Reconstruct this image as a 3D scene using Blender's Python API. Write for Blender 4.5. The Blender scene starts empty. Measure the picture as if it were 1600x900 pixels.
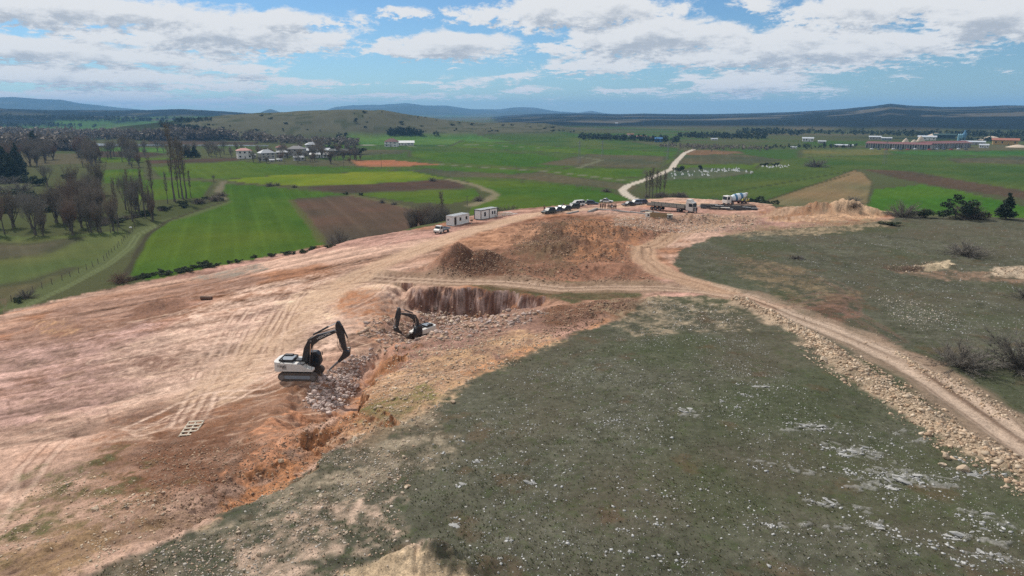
import bpy, bmesh, math, random
import numpy as np
from mathutils import Vector, Matrix
random.seed(7); rng = np.random.default_rng(7)
C = bpy.context.scene.collection
SC = bpy.context.scene
R = math.radians
# ---------------------------------------------------------------- camera, sky, sun, exposure
HC = 42.0; F = 1062.0; PITCH = math.atan(275 / F)
cam = bpy.data.cameras.new('camera'); cam.lens = 36 * F / 1600; cam.sensor_width = 36
cam.clip_start = 0.5; cam.clip_end = 60000
co = bpy.data.objects.new('camera', cam); C.objects.link(co)
co.location = (0, 0, HC); co.rotation_euler = (math.pi / 2 - PITCH, 0, 0)
SC.camera = co
SUN_AZ = -40.0      # degrees from +Y towards +X (negative: left of the view axis)
SUN_EL = 44.0
sd = Vector((math.sin(R(SUN_AZ)) * math.cos(R(SUN_EL)), math.cos(R(SUN_AZ)) * math.cos(R(SUN_EL)), math.sin(R(SUN_EL))))
sun = bpy.data.lights.new('sun', 'SUN'); sun.energy = 4.5; sun.angle = R(0.53); sun.color = (1.0, 0.95, 0.87)
so = bpy.data.objects.new('sun', sun); C.objects.link(so)
so.rotation_euler = (-sd).to_track_quat('-Z', 'Y').to_euler(); so.location = (0, 0, 3000)
SC.view_settings.view_transform = 'Standard'; SC.view_settings.look = 'None'
SC.view_settings.gamma = 1; SC.view_settings.use_curve_mapping = False
SC.view_settings.exposure = 0.0
SC.cycles.use_denoising = False
SC.cycles.volume_bounces = 1; SC.cycles.max_bounces = 6; SC.cycles.diffuse_bounces = 3; SC.cycles.transparent_max_bounces = 8

class NT:
    """small helper to write node trees as expressions"""
    def __init__(s, tree): s.t = tree; s.n = tree.nodes; s.l = tree.links
    def new(s, kind, **kw):
        nd = s.n.new(kind)
        for k, v in kw.items(): setattr(nd, k, v)
        return nd
    def put(s, sock, v):
        if isinstance(v, bpy.types.NodeSocket): s.l.new(v, sock)
        elif v is not None: sock.default_value = v
    def m(s, op, a=None, b=None, c=None, clamp=False):
        nd = s.new('ShaderNodeMath', operation=op, use_clamp=clamp)
        for i, v in enumerate((a, b, c)):
            if v is not None: s.put(nd.inputs[i], v)
        return nd.outputs[0]
    def vm(s, op, a=None, b=None):
        nd = s.new('ShaderNodeVectorMath', operation=op)
        s.put(nd.inputs[0], a)
        if b is not None:
            if op == 'SCALE': s.put(nd.inputs['Scale'], b)
            else: s.put(nd.inputs[1], b)
        return nd.outputs[0]
    def noise(s, vec, scale, detail=3, rough=.55, dim='3D', dist=0):
        nd = s.new('ShaderNodeTexNoise', noise_dimensions=dim)
        s.put(nd.inputs['Vector'], vec); nd.inputs['Scale'].default_value = scale
        nd.inputs['Detail'].default_value = detail; nd.inputs['Roughness'].default_value = rough
        nd.inputs['Distortion'].default_value = dist
        return nd.outputs['Fac']
    def ramp(s, v, a, b, lo=0., hi=1., smooth=True):
        nd = s.new('ShaderNodeMapRange', interpolation_type='SMOOTHSTEP' if smooth else 'LINEAR')
        s.put(nd.inputs[0], v)
        for i, x in enumerate((a, b, lo, hi)): s.put(nd.inputs[i + 1], x)
        return nd.outputs[0]
    def mix(s, f, a, b, mode='MIX'):
        nd = s.new('ShaderNodeMix', data_type='RGBA', blend_type=mode)
        s.put(nd.inputs[0], f); s.put(nd.inputs[6], a); s.put(nd.inputs[7], b)
        return nd.outputs[2]
    def sep(s, v):
        nd = s.new('ShaderNodeSeparateXYZ'); s.put(nd.inputs[0], v); return nd.outputs
    def comb(s, x=0., y=0., z=0.):
        nd = s.new('ShaderNodeCombineXYZ')
        for i, v in enumerate((x, y, z)): s.put(nd.inputs[i], v)
        return nd.outputs[0]

# ---- world: Nishita sky with procedural cumulus laid out by direction (azimuth, elevation in degrees)
W = bpy.data.worlds.new('World'); SC.world = W; W.use_nodes = True
wt = W.node_tree; wt.nodes.clear(); k = NT(wt)
sky = k.new('ShaderNodeTexSky', sky_type='NISHITA'); sky.sun_disc = False
sky.sun_elevation = R(SUN_EL); sky.sun_rotation = R(SUN_AZ); sky.altitude = 900; sky.air_density = 1.0; sky.dust_density = 0.4; sky.ozone_density = 1.6
tc = k.new('ShaderNodeTexCoord')
x, y, z = k.sep(tc.outputs['Generated'])[:3]
az = k.m('MULTIPLY', k.m('ARCTAN2', x, y), 57.2958)
el = k.m('MULTIPLY', k.m('ARCSINE', z), 57.2958)
def pix_dir(px, py):
    """direction of a point of the sky as (azimuth, elevation) in degrees"""
    v = Vector(((px - 800) / F, 1, (450 - py) / F)); v.rotate(Matrix.Rotation(-PITCH, 3, 'X')); v.normalize()
    return math.degrees(math.atan2(v.x, v.y)), math.degrees(math.asin(v.z))
# cloud masses: px, py, half width px, half height px, weight
CL = [(120, 18, 330, 26, 1.0), (330, 55, 230, 30, 1.0), (60, 80, 230, 20, .95), (240, 88, 160, 12, .85), (430, 128, 120, 9, .75), (600, 150, 120, 7, .6), (820, 140, 90, 8, .6), (1480, 60, 60, 10, .5), (700, 150, 90, 6, .7), (960, 142, 110, 6, .65), (1130, 152, 90, 5, .6), (1400, 120, 60, 5, .5), (480, 150, 90, 6, .75), (160, 146, 160, 6, .8), (820, 118, 60, 8, .6), (1240, 150, 50, 5, .5), (110, 118, 260, 17, .95), (40, 150, 260, 9, .8), (360, 106, 80, 10, .9), (330, 135, 160, 8, .75), (250, 160, 360, 8, .75), (450, 30, 130, 14, .8),
      (700, 72, 130, 24, 1.0), (640, 20, 45, 12, .8), (740, 130, 130, 12, .6), (560, 128, 70, 8, .5), (910, 20, 180, 30, 1.0), (1010, 60, 170, 34, 1.05), (930, 102, 110, 18, .9),
      (1240, 78, 240, 30, 1.05), (1160, 130, 120, 20, .9), (1350, 16, 120, 24, .9), (1540, 28, 100, 34, 1.1), (1280, 142, 60, 8, .6), (1180, 10, 60, 20, .6),
      (1560, 108, 60, 6, .45), (880, 156, 60, 7, .5), (1060, 150, 60, 6, .45), (500, 88, 60, 8, .6)]
def group_density():
    g = bpy.data.node_groups.new('cloud_density', 'ShaderNodeTree')
    g.interface.new_socket('A', in_out='INPUT', socket_type='NodeSocketFloat'); g.interface.new_socket('E', in_out='INPUT', socket_type='NodeSocketFloat')
    g.interface.new_socket('D', in_out='OUTPUT', socket_type='NodeSocketFloat')
    q = NT(g); gi = q.new('NodeGroupInput'); go = q.new('NodeGroupOutput')
    A, E = gi.outputs[0], gi.outputs[1]
    # finer and flatter towards the horizon
    kk = q.m('DIVIDE', 6.0, q.m('ADD', q.m('MAXIMUM', E, 0.0), 2.6))
    base = q.comb(q.m('MULTIPLY', A, .55), q.m('MULTIPLY', q.m('LOGARITHM', q.m('ADD', q.m('MAXIMUM', E, -.5), 2.0), 2.718), 11.0), 0.0)
    n1 = q.noise(base, .55, 7, .60, dist=.25)
    n2 = q.noise(q.vm('ADD', base, (31., 17., 5.)), 2.6, 6, .66)
    nn = q.m('ADD', q.m('MULTIPLY', n1, 1.0), q.m('MULTIPLY', n2, .50))
    tot = None
    wa = q.m('ADD', A, q.m('MULTIPLY', q.m('SUBTRACT', n1, .5), 5.0))
    we = q.m('ADD', E, q.m('MULTIPLY', q.m('SUBTRACT', n2, .5), 1.1))
    for (px, py, hw, hh, w) in CL:
        a0, e0 = pix_dir(px, py); sa = hw / F * 57.3; se = hh / F * 57.3
        dx = q.m('DIVIDE', q.m('SUBTRACT', wa, a0), sa); dy = q.m('DIVIDE', q.m('SUBTRACT', we, e0), se)
        d2 = q.m('ADD', q.m('MULTIPLY', dx, dx), q.m('MULTIPLY', dy, dy))
        b = q.m('MULTIPLY', q.m('EXPONENT', q.m('MULTIPLY', d2, -.9)), w)
        tot = b if tot is None else q.m('MAXIMUM', tot, b)
    # away from the photographed part of the sky the cover is left to the noise alone
    out = q.m('ADD', q.ramp(q.m('ABSOLUTE', A), 42., 60., 0., .42), q.ramp(E, 10., 16., 0., .30)); tot = q.m('MAXIMUM', tot, out)
    D = q.m('SUBTRACT', q.m('ADD', q.m('MULTIPLY', tot, .66), nn), 1.08)
    q.put(go.inputs[0], D)
    return g
gd = group_density()
def dens(a, e):
    nd = k.new('ShaderNodeGroup'); nd.node_tree = gd; k.put(nd.inputs[0], a); k.put(nd.inputs[1], e); return nd.outputs[0]
d0 = dens(az, el)
d1 = dens(k.m('SUBTRACT', az, .5), k.m('ADD', el, .62))
cover = k.ramp(d0, -.08, .10)
under = k.ramp(k.m('SUBTRACT', d1, k.m('MULTIPLY', d0, .40)), .02, .36)   # depth of cloud between here and the light
lit = k.mix(under, (9.6, 9.6, 9.6, 1), (5.4, 5.8, 6.4, 1))
cover = k.m('MULTIPLY', cover, k.ramp(el, -.5, .7, .5, .97))
SKY = k.mix(1.0, sky.outputs[0], (.62, .86, 1.06, 1), 'MULTIPLY')
colr = k.mix(cover, SKY, lit)
bg = k.new('ShaderNodeBackground'); k.put(bg.inputs[0], colr); bg.inputs[1].default_value = 0.088
wo = k.new('ShaderNodeOutputWorld'); k.l.new(bg.outputs[0], wo.inputs[0])
W.cycles.sampling_method = 'MANUAL'; W.cycles.sample_map_resolution = 512

# ---------------------------------------------------------------- numpy helpers
def _h(ix, iy, s):
    h = (ix.astype(np.int64) * 374761393 + iy.astype(np.int64) * 668265263 + s * 2147483647) & 0x7fffffff
    h = ((h ^ (h >> 13)) * 1274126177) & 0x7fffffff
    return ((h ^ (h >> 16)) & 0xffff) / 65535.0
def vnoise(x, y, s=0):
    ix = np.floor(x); iy = np.floor(y); fx = x - ix; fy = y - iy
    ix = ix.astype(np.int64); iy = iy.astype(np.int64)
    fx = fx * fx * fx * (fx * (fx * 6 - 15) + 10); fy = fy * fy * fy * (fy * (fy * 6 - 15) + 10)
    a = _h(ix, iy, s); b = _h(ix + 1, iy, s); c = _h(ix, iy + 1, s); d = _h(ix + 1, iy + 1, s)
    return (a + (b - a) * fx) * (1 - fy) + (c + (d - c) * fx) * fy
def fbm(x, y, scale, oct=4, s=0, gain=.5):
    """-1..1, scale = size of the largest feature in metres"""
    v = 0; amp = 1; tot = 0; x = x / scale; y = y / scale
    for i in range(oct):
        v = v + amp * (vnoise(x, y, s + i * 17) * 2 - 1); tot += amp; amp *= gain
        x, y = x * 1.73 + y * 1.07 + 3.1, y * 1.73 - x * 1.07 + 1.7
    return v / tot
def sstep(a, b, v):
    t = np.clip((v - a) / (b - a), 0, 1); return t * t * (3 - 2 * t)
def ray(px, py):
    """horizontal direction and downward slope of the line of sight through a point of the photograph"""
    cx = (px - 800) / F; cz = (450 - py) / F; cp, sp = math.cos(PITCH), math.sin(PITCH)
    dx = cx; dy = cp + cz * sp; dz = cz * cp - sp
    h = np.hypot(dx, dy)
    return dx / h, dy / h, dz / h
def on_level(px, py, z):
    ux, uy, s = ray(px, py); r = (HC - z) / -s
    return ux * r, uy * r
def seg_dist(X, Y, pts, closed=False):
    best = np.full(X.shape, 1e18); n = len(pts)
    for i in range(n if closed else n - 1):
        x0, y0 = pts[i]; x1, y1 = pts[(i + 1) % n]
        vx, vy = x1 - x0, y1 - y0; L = vx * vx + vy * vy + 1e-9
        t = np.clip(((X - x0) * vx + (Y - y0) * vy) / L, 0, 1)
        best = np.minimum(best, (X - x0 - t * vx) ** 2 + (Y - y0 - t * vy) ** 2)
    return np.sqrt(best)
def inside(X, Y, pts):
    r = np.zeros(X.shape, bool); n = len(pts); j = n - 1
    for i in range(n):
        x0, y0 = pts[i]; x1, y1 = pts[j]
        if y0 != y1:
            r ^= ((y0 > Y) != (y1 > Y)) & (X < (x1 - x0) * (Y - y0) / (y1 - y0) + x0)
        j = i
    return r
def sdist(X, Y, pts):
    """signed distance, positive inside"""
    d = seg_dist(X, Y, pts, True); return np.where(inside(X, Y, pts), d, -d)

# ---------------------------------------------------------------- terrain
VAL = lambda x, y: 1.6 * fbm(x, y, 420, 2, 5) - 1.0 + np.minimum(0, 0.004 * (x + 60))*0.5*np.exp(-np.abs(y) / 2500)
def valley_pt(px, py):
    z = 0.0
    for _ in range(6):
        x, y = on_level(px, py, z); z = float(VAL(np.array([x]), np.array([y]))[0])
    return x, y
CP = [(1600,345,13.2),(1400,340,13.4),(1200,330,13.6),(1100,314,12.6),(1000,317,13),(900,326,13.3),(800,338,13.3),(720,352,13),(640,366,12.4),
 (560,382,11.2),(480,402,9.4),(400,418,7.6),(300,440,6),(190,460,4.6),(0,500,4),(600,420,13),(450,450,11),(300,480,9.5),(100,520,8.5),(800,440,14.2),(700,430,13.7),
 (1000,440,15),(1200,400,14.6),(1400,420,14.4),(1590,450,14.4),(650,470,13.6),(475,592,12.2),(300,560,11.4),(100,600,10.8),(0,700,11.4),(200,700,12.4),(350,690,12.9),
 (60,860,14.2),(430,730,14.6),(560,660,15.4),(640,590,15.2),(850,535,15.4),(1000,490,15.3),(950,650,16.8),(1200,600,16.3),(1200,800,17.3),(1500,800,17),(1500,600,15.8),
 (1300,500,15.2),(800,800,17),(600,880,16.5),(300,890,15.8),(1600,640,15.6),(1700,900,17),(-100,900,13.6),(800,1150,18),(540,560,12.6),(880,400,14.2)]
cpx = np.array([on_level(a, b, c) for a, b, c in CP]); cpz = np.array([c[2] for c in CP])
def _U(d2): return np.where(d2 > 1e-9, d2 * np.log(d2 + 1e-12), 0)
_n = len(CP); _K = _U(((cpx[:, None, :] - cpx[None]) / 100) .__pow__(2).sum(-1)) + np.eye(_n) * 2e-4
_P = np.hstack([np.ones((_n, 1)), cpx / 100]); _A = np.block([[_K, _P], [_P.T, np.zeros((3, 3))]])
_w = np.linalg.solve(_A, np.r_[cpz, 0, 0, 0])
def HILL(x, y):
    X = x / 100; Y = y / 100; v = _w[_n] + _w[_n + 1] * X + _w[_n + 2] * Y
    for i in range(_n):
        d2 = (X - cpx[i, 0] / 100) ** 2 + (Y - cpx[i, 1] / 100) ** 2
        v = v + _w[i] * _U(d2)
    return np.clip(v, 0, 19)
# rim of the hill: points of its far edge, then round behind the camera
RIM = [on_level(*p) for p in [(-150,530,4),(0,492,4),(190,452,4.6),(400,410,7.8),(510,386,10.2),(640,360,12.4),(700,345,13),(760,330,13.2),(830,322,13.4),(960,315,13.2),(1050,308,12.7),
  (1180,317,13),(1240,323,13.4),(1400,336,13.4),(1600,341,13.2),(1800,350,13)]] + [(260, 120), (240, -60), (60, -120), (-120, -100), (-170, 20)]
def P(pts, z): return [on_level(a, b, z) for a, b in pts]
# excavated cuts: (steep edges, soft edges, depth, wall width, soft width)
CUT1_STEEP = P([(945,478),(915,473),(885,474),(850,468),(815,464),(790,457),(765,455),(735,448),(705,447),(680,441),(655,441)], 14.2)
CUT1_SOFT = P([(655,441),(610,440),(575,470),(575,510),(600,548),(650,552),(720,530),(800,516),(880,500),(930,490),(945,478)], 12.5)
CUT2_STEEP = P([(500,703),(530,684),(545,660),(566,636),(574,616),(592,596),(600,580),(622,566),(640,556)], 14.6)
CUT3_STEEP = P([(640,668),(600,678),(560,700),(520,716),(480,742),(440,756),(400,776),(360,798),(330,816),(270,846),(200,884)], 15.4)
CUT3_SOFT = P([(200,884),(230,800),(330,740),(430,700),(500,670),(560,650),(640,668)], 14)
CUT2_SOFT = P([(640,552),(610,535),(560,545),(500,560),(430,620),(400,690),(440,720),(500,700)], 12.5)
def table(az_px, pts):
    return np.interp(az_px, [p[0] for p in pts], [p[1] for p in pts])
# hills and mountains: crest line in the view (px, py), distance of crest, of front foot, of back foot, roughness
LAYERS = [
 ('near', [(150,205),(250,193),(330,183),(400,178),(480,172),(560,168.5),(605,171),(650,180),(700,188),(760,193),(800,193),(850,194),(880,202),(920,213),(960,222)], 1520, 1180, 2600, .05),
 ('left', [(-900,168),(-200,166),(0,168),(100,171),(200,172),(250,172),(300,170),(370,174),(420,178),(480,183),(560,187),(640,190),(700,192)], 3900, 2500, 6000, .07),
 ('farleft', [(-900,150),(-100,150),(0,153),(50,151.5),(90,155),(120,155),(150,161),(200,167),(240,171),(300,174)], 10500, 8000, 13500, .04),
 ('cone', [(390,177),(412,171),(435,164.5),(455,170),(480,177)], 8500, 7300, 9700, .05),
 ('mid', [(480,176),(530,167),(560,164.5),(600,164),(640,161),(670,164),(700,164),(740,170),(780,171),(800,168),(815,167),(835,168),(850,171),(870,174),(900,176),(920,173),(940,176),(980,178)], 11500, 7500, 14500, .06),
 ('right', [(700,192),(740,187),(800,180),(860,177),(920,177),(960,178),(1000,177),(1050,178),(1100,178),(1160,177),(1220,175),(1300,170.5),(1345,167),(1370,163.5),(1400,166),(1450,168),(1500,167),(1550,165),(1600,164.5),(1700,166),(2600,165)], 4800, 1800, 7500, .05),
]
def MOUNT(x, y):
    r = np.hypot(x, y); a = np.arctan2(x, y); apx = 800 + F * np.tan(np.clip(a, -1.2, 1.2)) / 1.0
    h = np.zeros(x.shape); kind = np.zeros(x.shape, int)
    for i, (nm, pts, rc, rf, rb, rough) in enumerate(LAYERS):
        wob = fbm(x, y, rc * .12, 3, 40 + i) * (rc - rf) * .12
        py = table(apx, pts)
        # elevation of the crest seen from the camera, corrected for the azimuth
        cz = (450 - py) / F; cx = (apx - 800) / F; cp, sp = math.cos(PITCH), math.sin(PITCH)
        dy = cp + cz * sp; slope = (cz * cp - sp) / np.hypot(cx, dy)
        top = HC + slope * rc
        t = np.where(r < rc, (r - rf + wob) / (rc - rf), (rb - r + wob) / (rb - rc)); t = np.clip(t, 0, 1)
        prof = np.where(r < rc, t ** (.9 if nm in ('mid', 'farleft', 'cone') else .50 if nm == 'right' else .62), t * t * (3 - 2 * t))
        prof = prof * (1 + rough * 6 * fbm(x, y, rc * .10, 5, 60 + i) * (t * (1 - t) * 4) ** .7) + rough * .35 * fbm(x, y, rc * .03, 4, 90 + i) * sstep(0, .2, t)
        edge = sstep(pts[0][0], pts[0][0] + 60, apx) * (1 - sstep(pts[-1][0] - 60, pts[-1][0], apx)) if nm not in ('left', 'farleft', 'right') else (1 - sstep(pts[-1][0] - 60, pts[-1][0], apx) if nm != 'right' else sstep(pts[0][0], pts[0][0] + 60, apx))
        hh = np.clip(top, 0, None) * prof * edge * (y > 0)
        kind = np.where(hh > np.maximum(h, 1.0), i + 1, kind); h = np.maximum(h, hh)
    return h, kind
def gauss_mound(x, y, cx, cy, rx, ry, h, rot=0, p=1.0):
    c, s = math.cos(rot), math.sin(rot); u = ((x - cx) * c + (y - cy) * s) / rx; v = (-(x - cx) * s + (y - cy) * c) / ry
    return h * np.exp(-(u * u + v * v) ** p)
MOUNDS = []     # (px, py, z, rx, ry, h, rot, power)
for m in [(738,417,13.8,7.2,4.6,3.0,0,1.7),(705,424,13.6,4,3,1.2,0,1.2),(905,362,14,12,9,1.7,.1,1.3),(850,395,14,10,7,1.1,0,1),(940,400,14,12,8,1.5,0,1.2),(960,372,14,16,5,1.6,0,1.3),(900,425,14,14,4,1.0,0,1),
          (1060,352,13.6,16,3.2,1.3,0,1.3),(1150,352,13.4,12,2.4,1.0,.1,1.3),(1240,334,13.4,10,3.5,1.5,0,1.4),(1300,332,13.4,9,3.6,2.5,.1,1.5),(1345,333,13.4,8,3.2,1.9,-.1,1.5),(1210,346,13.6,14,2,1.0,.3,1.3),(1300,320,13.0,4,2.5,.9,0,1.2),
          (255,474,9.2,5.0,2.2,1.0,.35,1.5),(90,505,8.0,5,3,.9,0,1.2),(1440,420,14.4,4.0,1.1,-.7,.2,1.2),(1470,416,14.4,3.0,1.3,.55,.2,1.3),(1590,428,14.4,6.5,1.8,.9,.1,1.4),(640,893,16.5,3.0,1.0,.9,.25,1.3),(690,905,16.6,3.2,1.4,1.0,.2,1.3),
          (700,470,13.0,5,3,.6,0,1),(915,498,15.0,6,2.2,.8,.3,1.3),(960,480,15.0,6,2.2,.8,.1,1.2),(700,560,14.5,8,3,.4,.4,1),(644,549,13.4,5.0,1.3,.7,.2,1.3),(658,531,10.6,4.6,3.0,-1.0,.2,1.6),(620,575,13.4,3,1.2,.8,.5,1.2)]:
    x0, y0 = on_level(m[0], m[1], m[2]); MOUNDS.append((x0, y0) + m[3:])
ROAD_A = P([(560,425)], 13.4) + P([(640,431),(700,437),(760,441),(820,446)], 13.9) + P([(880,448),(960,447),(1040,449),(1100,455),(1160,464)], 14.8) + P([(1230,485),(1290,508),(1350,536),(1420,573),(1500,626),(1560,668),(1600,697),(1700,770),(1900,900)], 15.6)
ROAD_B = P([(1130,460),(1080,446),(1030,430),(1003,410),(1003,396),(1040,377),(1090,360),(1140,346),(1200,336),(1240,328)], 14.2)
ROAD_C = P([(330,600),(420,520),(480,470),(560,428),(640,396),(700,376),(760,356),(830,338),(900,330),(1000,322),(1100,318)], 13)
BERM = P([(1150,468),(1210,494),(1260,526),(1310,572),(1370,612),(1430,655),(1500,705),(1570,748),(1700,830)], 15.6)
BERM2 = P([(1400,552),(1440,582),(1480,600),(1530,628),(1580,660)], 15.6)
def H(x, y, fine=True):
    v = VAL(x, y); r = np.hypot(x, y)
    mh, kind = MOUNT(x, y)
    v = v + mh
    near = r < 420
    out = v.copy()
    xn, yn = x[near], y[near]
    if xn.size:
        hz = HILL(xn, yn)
        d = -sdist(xn, yn, RIM)      # outward distance
        wx = xn + 6 * fbm(xn, yn, 30, 2, 3)
        s = 1 - sstep(0, 1, (d + 3 * fbm(xn, yn, 18, 3, 8)) / np.maximum(14, 5.2 * hz))
        hh = hz + .35 * fbm(xn, yn, 22, 3, 11)
        for (st, sf, dep, w1, w2) in ((CUT1_STEEP, CUT1_SOFT, 4.3, 3.0, 11.0), (CUT2_STEEP, CUT2_SOFT, 3.2, 1.9, 7.0), (CUT3_STEEP, CUT3_SOFT, 1.3, 1.4, 5.0)):
            poly = st + sf[1:-1]; bb = np.array(poly)
            q = (xn > bb[:, 0].min() - 4) & (xn < bb[:, 0].max() + 4) & (yn > bb[:, 1].min() - 4) & (yn < bb[:, 1].max() + 4)
            if q.any():
                X = xn[q]; Y = yn[q]; wv = fbm(X, Y, 3.4, 5, 21, .6) * 2.6; wx = fbm(X, Y, 4.5, 5, 24, .6) * 2.0; wy = fbm(X, Y, 4.5, 5, 25, .6) * 2.0; X = X + wx; Y = Y + wy
                ins = sdist(X, Y, poly)
                f = sstep(0, w1, np.where(ins > 0, seg_dist(X, Y, st), 0) + wv * .6) * sstep(0, w2, np.where(ins > 0, seg_dist(X, Y, sf), 0))
                f = np.where(ins > 0, f, 0)
                hh[q] -= dep * f * (1 + .10 * fbm(X, Y, 2.0, 4, 26)) - (.55 if dep > 2 else .25) * f * (1 - f) * fbm(X, Y, 1.6, 5, 27, .6) * 2.8
        for (cx, cy, rx, ry, h, rot, p) in MOUNDS:
            q = (np.abs(xn - cx) < 3 * rx) & (np.abs(yn - cy) < 3 * max(ry, rx))
            if q.any():
                X = xn[q]; Y = yn[q]; g = gauss_mound(X, Y, cx, cy, rx, ry, h, rot, p)
                hh[q] += g * (1 + (.45 if h > 1.8 else .75) * fbm(X, Y, 2.4, 5, 31, .6))
        # rock berm along the haul road and the track cut into the slope
        dA = seg_dist(xn, yn, ROAD_A)
        hh += .60 * np.exp(-(seg_dist(xn, yn, BERM) / 1.5) ** 2) * (1 + .9 * fbm(xn, yn, 2.6, 4, 33)) + .35 * np.exp(-(seg_dist(xn, yn, BERM2) / 1.1) ** 2)
        hh -= .25 * (1 - sstep(1.6, 3.0, dA)); hh += .10 * np.exp(-((dA - .0) / .35) ** 2) - .05 * np.exp(-((dA - .95) / .35) ** 2)
        out[near] = v[near] * (1 - s) + hh * s
    return out
# ---- polar sheet round the point below the camera, fine where it is near, out to the horizon
a_f = np.arange(-41.0, 41.001, 0.088); a_c = np.concatenate([np.arange(41.5, 60, .5), np.arange(60, 300, 4.0), np.arange(300, 319, .5)])
AZ = np.radians(np.concatenate([a_f, a_c])); NA = len(AZ); NF = len(a_f)
rr = [24.0]
while rr[-1] < 16000: rr.append(rr[-1] + max(.12, min(rr[-1] ** 2 / 21000, rr[-1] * .022)))
RR = np.array([4.0, 9, 13, 17, 20, 22] + rr); NR = len(RR)
AA, RG = np.meshgrid(AZ, RR, indexing='ij')
GX = RG * np.sin(AA); GY = RG * np.cos(AA)
GZ = H(GX.ravel(), GY.ravel()).reshape(GX.shape)
_r_of = np.arange(NR)
def ground_z(x, y):
    a = math.atan2(x, y); r = math.hypot(x, y)
    ai = np.interp(a, AZ[:NF], np.arange(NF)); ri = np.interp(r, RR, _r_of)
    i = min(int(ai), NF - 2); j = min(int(ri), NR - 2); f = ai - i; g = ri - j
    return float((GZ[i, j] * (1 - f) + GZ[i + 1, j] * f) * (1 - g) + (GZ[i, j + 1] * (1 - f) + GZ[i + 1, j + 1] * f) * g)
def at(px, py, push=0.0):
    """the point of the ground seen at (px, py) of the photograph, or one `push` metres farther on"""
    ux, uy, s = ray(px, py); a = math.atan2(ux, uy); ai = np.clip(np.interp(a, AZ[:NF], np.arange(NF)), 0, NF - 1.001); i = int(ai); f = ai - i
    zc = GZ[i] * (1 - f) + GZ[i + 1] * f; line = HC + s * RR
    hit = np.nonzero((zc >= line) & (RR > 20))[0]
    if len(hit) == 0: r = 3000.0
    else:
        j = hit[0]; d0 = line[j - 1] - zc[j - 1]; d1 = line[j] - zc[j]; r = RR[j - 1] + (RR[j] - RR[j - 1]) * d0 / (d0 - d1 + 1e-9)
    r += push; x, y = ux * r, uy * r
    return Vector((x, y, ground_z(x, y)))
def hill_pts(pts): return [tuple(at(a, b)[:2]) for a, b in pts]
def val_pts(pts): return [valley_pt(a, b) for a, b in pts]
def at_valley(px, py):
    x, y = valley_pt(px, py); return Vector((x, y, ground_z(x, y)))

# ---- base colours of the ground, painted by region in metres on the ground
X = GX.ravel(); Y = GY.ravel(); Z = GZ.ravel(); DIST = RG.ravel()
N = len(X); COL = np.zeros((N, 3)); ROCK = np.zeros(N); GRASS = np.zeros(N)
def c(*v): return np.array(v)
NZ1 = fbm(X, Y, 40, 4, 101); NZ2 = fbm(X, Y, 9, 4, 102); NZ3 = fbm(X, Y, 1.8, 4, 103); NZ4 = fbm(X, Y, 160, 3, 104); NZ5 = fbm(X, Y, .55, 2, 105)
def mixc(idx, col, m):
    m = np.clip(m, 0, 1)[:, None]; COL[idx] = COL[idx] * (1 - m) + np.asarray(col) * m
def region(pts, feather, warp=0., wscale=6., seed=200):
    b = np.array(pts); mg = feather * 3 + abs(warp) * 2
    idx = np.nonzero((X > b[:, 0].min() - mg) & (X < b[:, 0].max() + mg) & (Y > b[:, 1].min() - mg) & (Y < b[:, 1].max() + mg))[0]
    if idx.size == 0: return idx, np.zeros(0)
    xs, ys = X[idx], Y[idx]; d = sdist(xs, ys, pts)
    if warp: d = d + warp * fbm(xs, ys, wscale, 4, seed) + (min(warp, 3) * (.55 * NZ3[idx] + .35 * NZ5[idx]) if wscale < 13 else 0)
    return idx, sstep(-feather, feather, d)
def strip(pts, half, feather, warp=0., wscale=3., seed=300):
    b = np.array(pts); mg = half + feather * 3 + warp * 2
    idx = np.nonzero((X > b[:, 0].min() - mg) & (X < b[:, 0].max() + mg) & (Y > b[:, 1].min() - mg) & (Y < b[:, 1].max() + mg))[0]
    if idx.size == 0: return idx, np.zeros(0), np.zeros(0)
    d = seg_dist(X[idx], Y[idx], pts); dd = d + (warp * fbm(X[idx], Y[idx], wscale, 3, seed) if warp else 0)
    return idx, 1 - sstep(half - feather, half + feather, dd), d
mh, kind = MOUNT(X, Y)
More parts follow.
